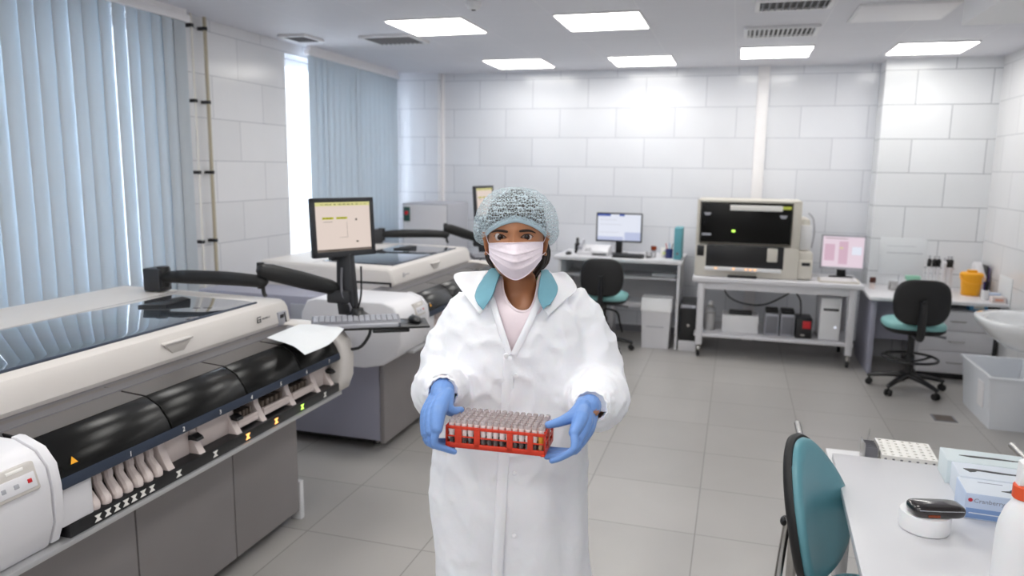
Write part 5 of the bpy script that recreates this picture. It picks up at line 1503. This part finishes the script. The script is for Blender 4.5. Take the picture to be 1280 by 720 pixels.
lbm = MB(); lbm.loft([[(-.0175-.004+.0, -.20, .12), (-.0175-.004, -.08, .12), (-.0265-.004, -.08, .30), (-.0265-.004, -.20, .30)], [(-.0175+.002, -.20, .12), (-.0175+.002, -.08, .12), (-.0265+.002, -.08, .30), (-.0265+.002, -.20, .30)]]).build('paper_label', M_grout, tb)
# ------------------------------------------------------------------ foreground table and chair
ft = thing('work_table', 'white work table in the right foreground carrying glove boxes', 'table', (.365, 2.79, 0), rz=math.radians(-1.8))
MB().box(.02, .80, -1.75, 0, .725, .75, .003).build('table_top', M_desk, ft)
for x in (.07, .75):
    for y in (-1.68, -.08): MB().box(x-.02, x+.02, y-.02, y+.02, 0, .725, .003).build('table_leg', M_alu, ft)
MB().box(.06, .76, -1.70, -.05, .68, .724).build('apron', M_white, ft)

tl = thing('instrument_trolley', 'chrome-railed trolley with a white deck at the far edge of the white table', 'trolley', (0, 0, 0))
MB().box(.385, .735, 2.805, 2.975, .67, .70, .003).build('deck', M_white, tl)
for x in (.288, 1.046):
    MB().tube([(x, 2.82, .745), (x, 3.10, .745)], .0125, n=14).build('handle_rail', M_steel, tl)
    MB().tube([(x, 2.84, .74), (x, 2.84, .03)], .0125, n=14).build('trolley_post', M_steel, tl)
MB().tube([(.288, 2.84, .66), (1.046, 2.84, .66)], .009, n=12).tube([(.288, 2.84, .18), (1.046, 2.84, .18)], .010, n=12).tube([(.288, 2.97, .66), (1.046, 2.97, .66)], .008, n=12).build('cross_bar', M_steel, tl)
for x in (.288, 1.046): MB().tube([(x, 2.97, .735), (x, 2.97, .03)], .0125, n=14).build('trolley_post', M_steel, tl)
for x in (.288, 1.046):
    for y in (2.84, 2.97): MB().cyl((x-.011, y, .03), (x+.011, y, .03), .03, n=18, bev=.004).build('castor', M_darkm, tl)

hr_ = thing('tube_block', 'white block with rows of round holes on the trolley deck', 'rack', (.552, 2.812, .7005), rz=math.radians(-2))
bl = MB(); NXh, NYh = 7, 6; wx, wy, hh = .180, .180, .054
cw_, ch_ = wx/NXh, wy/NYh
# a drilled plate: each cell is an octagonal hole in a square
for i in range(NXh):
    for j in range(NYh):
        cx_, cy_ = (i+.5)*cw_, (j+.5)*ch_
        r = .0068
        sq = []; hl = []
        for k in range(16):
            q = 2*PI*k/16; c, s_ = math.cos(q), math.sin(q); m_ = max(abs(c), abs(s_))
            sq.append((cx_+c/m_*cw_/2, cy_+s_/m_*ch_/2, hh)); hl.append((cx_+r*c, cy_+r*s_, hh))
        bl.loft([sq, hl, [(p[0], p[1], .006) for p in hl]], False, True)
bl.loft([[(0, 0, 0), (wx, 0, 0), (wx, wy, 0), (0, wy, 0)], [(0, 0, hh), (wx, 0, hh), (wx, wy, hh), (0, wy, hh)]], True, False)
bl.build('block_body', M_iconw, hr_, fix=False, angle=30)
nt_ = MB()
for i in range(NXh): nt_.box((i+.5)*cw_-.004, (i+.5)*cw_+.004, -.0012, .002, .004, hh-.010)
nt_.build('front_notch', M_mid, hr_)
ac = thing('wire_basket', 'small clear ribbed holder beside the white holed block', 'holder', (.522, 2.88, .7005))
for s_ in (-1, 1): MB().box(s_*.022-.0012, s_*.022+.0012, -.045, .05, 0, .075, .0005).build('clear_side', M_clearp, ac)
MB().box(-.021, .021, -.045, .05, 0, .003).build('holder_base', M_clearp, ac)
rb = MB()
for k in range(5): rb.box(-.0205, .0205, -.04+k*.02, -.038+k*.02, .003, .066)
rb.build('rib', M_mid, ac)
MB().prism([(-.01, .003), (.012, .003), (.004, .11)], 'y', .052, .055).build('clear_tongue', M_clearp, ac)

# glove boxes, cartons of gloves
def glove_box(M, lb, front, top, word, tear):
    t = thing('glove_box', lb, 'box', M=M, group=None)
    L_, W_, H_ = .24, .125, .078
    b = MB().box(0, L_, 0, W_, 0, H_, .0015).build('carton', front, t)
    MB().box(.002, L_-.002, .002, W_-.002, H_, H_+.0008).build('carton_top', top, b)
    pts = tear
    MB().prism(pts, 'z', H_+.0008, H_+.0022).build('opening', M_dark, b)
    return t
M_bluep = mat('blue_print', '#7f9ed0', 0.5, var=0.1)
M_navyp = mat('navy_print', '#2b3f7a', 0.5, var=0)
M_crimson = mat('crimson_print', '#c62b3c', 0.5, var=0)
M_wordp = mat('grey_word_print', '#8c92a5', 0.5, var=0)
GB = [(.694, 2.355, 'pale blue glove box nearest the camera, with a word on its front', M_boxblue, M_boxtop, [(.10, .045), (.14, .06), (.2, .062), (.235, .05), (.2, .04), (.14, .037)]),
      (.712, 2.488, 'middle pale blue glove box, with a torn black opening', M_boxtop, M_boxtop, [(.022, .070), (.036, .045), (.055, .055), (.058, .063), (.12, .058), (.215, .063), (.225, .070), (.15, .068), (.05, .075)]),
      (.708, 2.62, 'pale mint glove box furthest from the camera, with a black opening', M_mint, M_mint, [(.045, .062), (.08, .054), (.13, .057), (.20, .060), (.225, .066), (.15, .070), (.08, .068)])]
gb_objs = []
for k, (x, y, lb, fr_, tp_, tr__) in enumerate(GB):
    M = Matrix.Translation((x, y, .7505)) @ Matrix.Rotation(math.radians(-3), 4, 'Z')
    g_ = glove_box(M, lb, fr_, tp_, None, tr__); gb_objs.append(g_)
    if k == 0:
        cb = g_.children[0]
        T = Matrix.Translation((.022, -.0004, .052)) @ Matrix.Rotation(PI/2, 4, 'X')
        MB().text('Cranberry', .0185, T, .0006).build('lettering', M_wordp, cb)
        MB().ball((.013, -.0004, .059), .006, .0006, .006, 16, 8).build('berry_mark', M_crimson, cb)
        MB().box(.004, .236, -.0004, .0004, .004, .034).build('colour_band', M_bluep, cb)
        MB().box(.012, .10, -.0008, .0, .018, .021).build('small_print', M_boxtop, cb)
        e_ = [(.155+.032*math.cos(2*PI*q/24), .052+.022*math.sin(2*PI*q/24)) for q in range(24)]
        MB().prism(e_, 'z', .079, .0800).build('navy_oval', M_navyp, cb)
        MB().box(.05, .115, .096, .099, .0785, .0795).build('top_print', M_wordp, cb)

# round white pot with a black scanner lying on it
pot = thing('white_pot', 'round white pot on the foreground table with a black device lying on it', 'pot', (.566, 2.245, .7505))
MB().lathe([(.060, 0), (.064, .002), (.066, .008), (.066, .048), (.064, .052), (.05, .053), (0, .053)], 48).build('pot_body', M_bottle, pot)
sc_ = thing('handheld_scanner', 'glossy black handheld device lying on the round white pot', 'scanner', M=Matrix.Translation((.588, 2.235, .8040)) @ Matrix.Rotation(math.radians(14), 4, 'Z') @ Matrix.Diagonal((.92, .92, .95, 1)))
def rrect(a, b, z_, r, n=40):
    out = []
    for k in range(n):
        q = 2*PI*k/n
        out.append((a*math.copysign(abs(math.cos(q))**.42, math.cos(q)), b*math.copysign(abs(math.sin(q))**.42, math.sin(q)), z_))
    return out
M_gloss = mat('glossy_black_plastic', '#231f20', 0.12, var=0.05, coat=0.5)
MB().loft([rrect(.070, .034, .0, 0), rrect(.076, .039, .005, 0), rrect(.078, .041, .014, 0), rrect(.078, .041, .017, 0)]).build('lower_shell', M_gloss, sc_, angle=60)
MB().loft([rrect(.0785, .0415, .0172, 0), rrect(.078, .041, .024, 0), rrect(.074, .037, .030, 0), rrect(.062, .027, .033, 0), rrect(.02, .01, .0335, 0)]).build('upper_shell', M_gloss, sc_, angle=60)
MB().tube([(-.066, -.0385, .0235), (0, -.0420, .0240), (.066, -.0385, .0235)], .0012, n=6).build('seam_line', M_grey, sc_)
MB().box(-.04, -.005, -.0422, -.036, .004, .012, .002).build('sensor_window', M_amb, sc_)

# spray bottle at the right edge
sb_ = thing('spray_bottle', 'tall white spray bottle with an orange collar at the right edge', 'bottle', (.712, 1.985, .7505))
MB().lathe([(.048, 0), (.052, .004), (.053, .02), (.053, .13), (.050, .16), (.040, .195), (.029, .215), (.0245, .222), (.0245, .232)], 36).build('bottle_body', M_bottle, sb_)
MB().lathe([(.0275, .227), (.029, .229), (.029, .258), (.0265, .261)], 32).build('collar', M_cap, sb_)
MB().prism([(-.022, .261), (.024, .261), (.026, .287), (.045, .297), (.060, .302), (.058, .324), (.0, .330), (-.02, .317)], 'y', -.016, .016, .004).build('spray_head', M_bottle, sb_)
MB().tube([(.038, 0, .295), (.052, 0, .274), (.050, 0, .247)], [.007, .006, .005], n=8, k=3).build('trigger', M_bottle, sb_)

# teal chair tucked beside the table
CM_ = Matrix.Translation((.276, 2.365, -.012)) @ Matrix.Rotation(math.radians(63), 4, 'Z')   # local x = width, -y = facing
ch = thing('visitor_chair', 'teal upholstered chair with a black back rim and chrome legs beside the white table', 'chair', M=CM_)
def outline(s_, n=52):
    out = []
    for k in range(n):
        q = 2*PI*k/n; sn, cs = math.sin(q), math.cos(q)
        zz = .225*s_*math.copysign(abs(cs)**.72, cs)
        wdt = .190-.088*max(0, cs)**.9-.02*max(0, -cs)**2
        out.append((wdt*s_*math.copysign(abs(sn)**.75, sn), zz))
    return out
def brow(y, s_): return [(p[0], y+.10*(p[1]/.45)-.55*p[0]**2*0-.045*(p[0]/.19)**2, p[1]+.725) for p in outline(s_)]
MB().loft([brow(.034, .5), brow(.034, .9), brow(.028, .975), brow(.016, 1.0), brow(.004, .985)]).build('backrest_shell', M_darkm, ch, angle=60)
MB().loft([brow(.004, .955), brow(-.010, .955), brow(-.020, .92), brow(-.026, .80), brow(-.028, .4)]).build('backrest_pad', M_teals, ch, angle=60)
MB().loft([[(.19*math.copysign(abs(math.sin(2*PI*k/40))**.6, math.sin(2*PI*k/40))*q, -.235+.20*math.copysign(abs(math.cos(2*PI*k/40))**.6, math.cos(2*PI*k/40))*q, z_) for k in range(40)] for z_, q in ((.425, .92), (.435, 1.0), (.465, 1.0), (.48, .94), (.487, .6))]).build('seat', M_teals, ch, angle=60)
for sx in (-1, 1):
    MB().tube([(sx*.088, .030, .715), (sx*.092, .038, .62), (sx*.13, .035, .47), (sx*.17, .02, .40), (sx*.185, .05, .2), (sx*.195, .09, .012)], .0115, n=12, k=5).build('rear_leg', M_steel, ch)
    MB().tube([(sx*.17, .02, .41), (sx*.175, -.38, .405), (sx*.185, -.42, .36), (sx*.195, -.45, .012)], .0115, n=12, k=5).build('front_leg', M_steel, ch)
    MB().ball((sx*.088, .040, .70), .017, .014, .017, 14, 8).build('back_bolt', M_dark, ch)
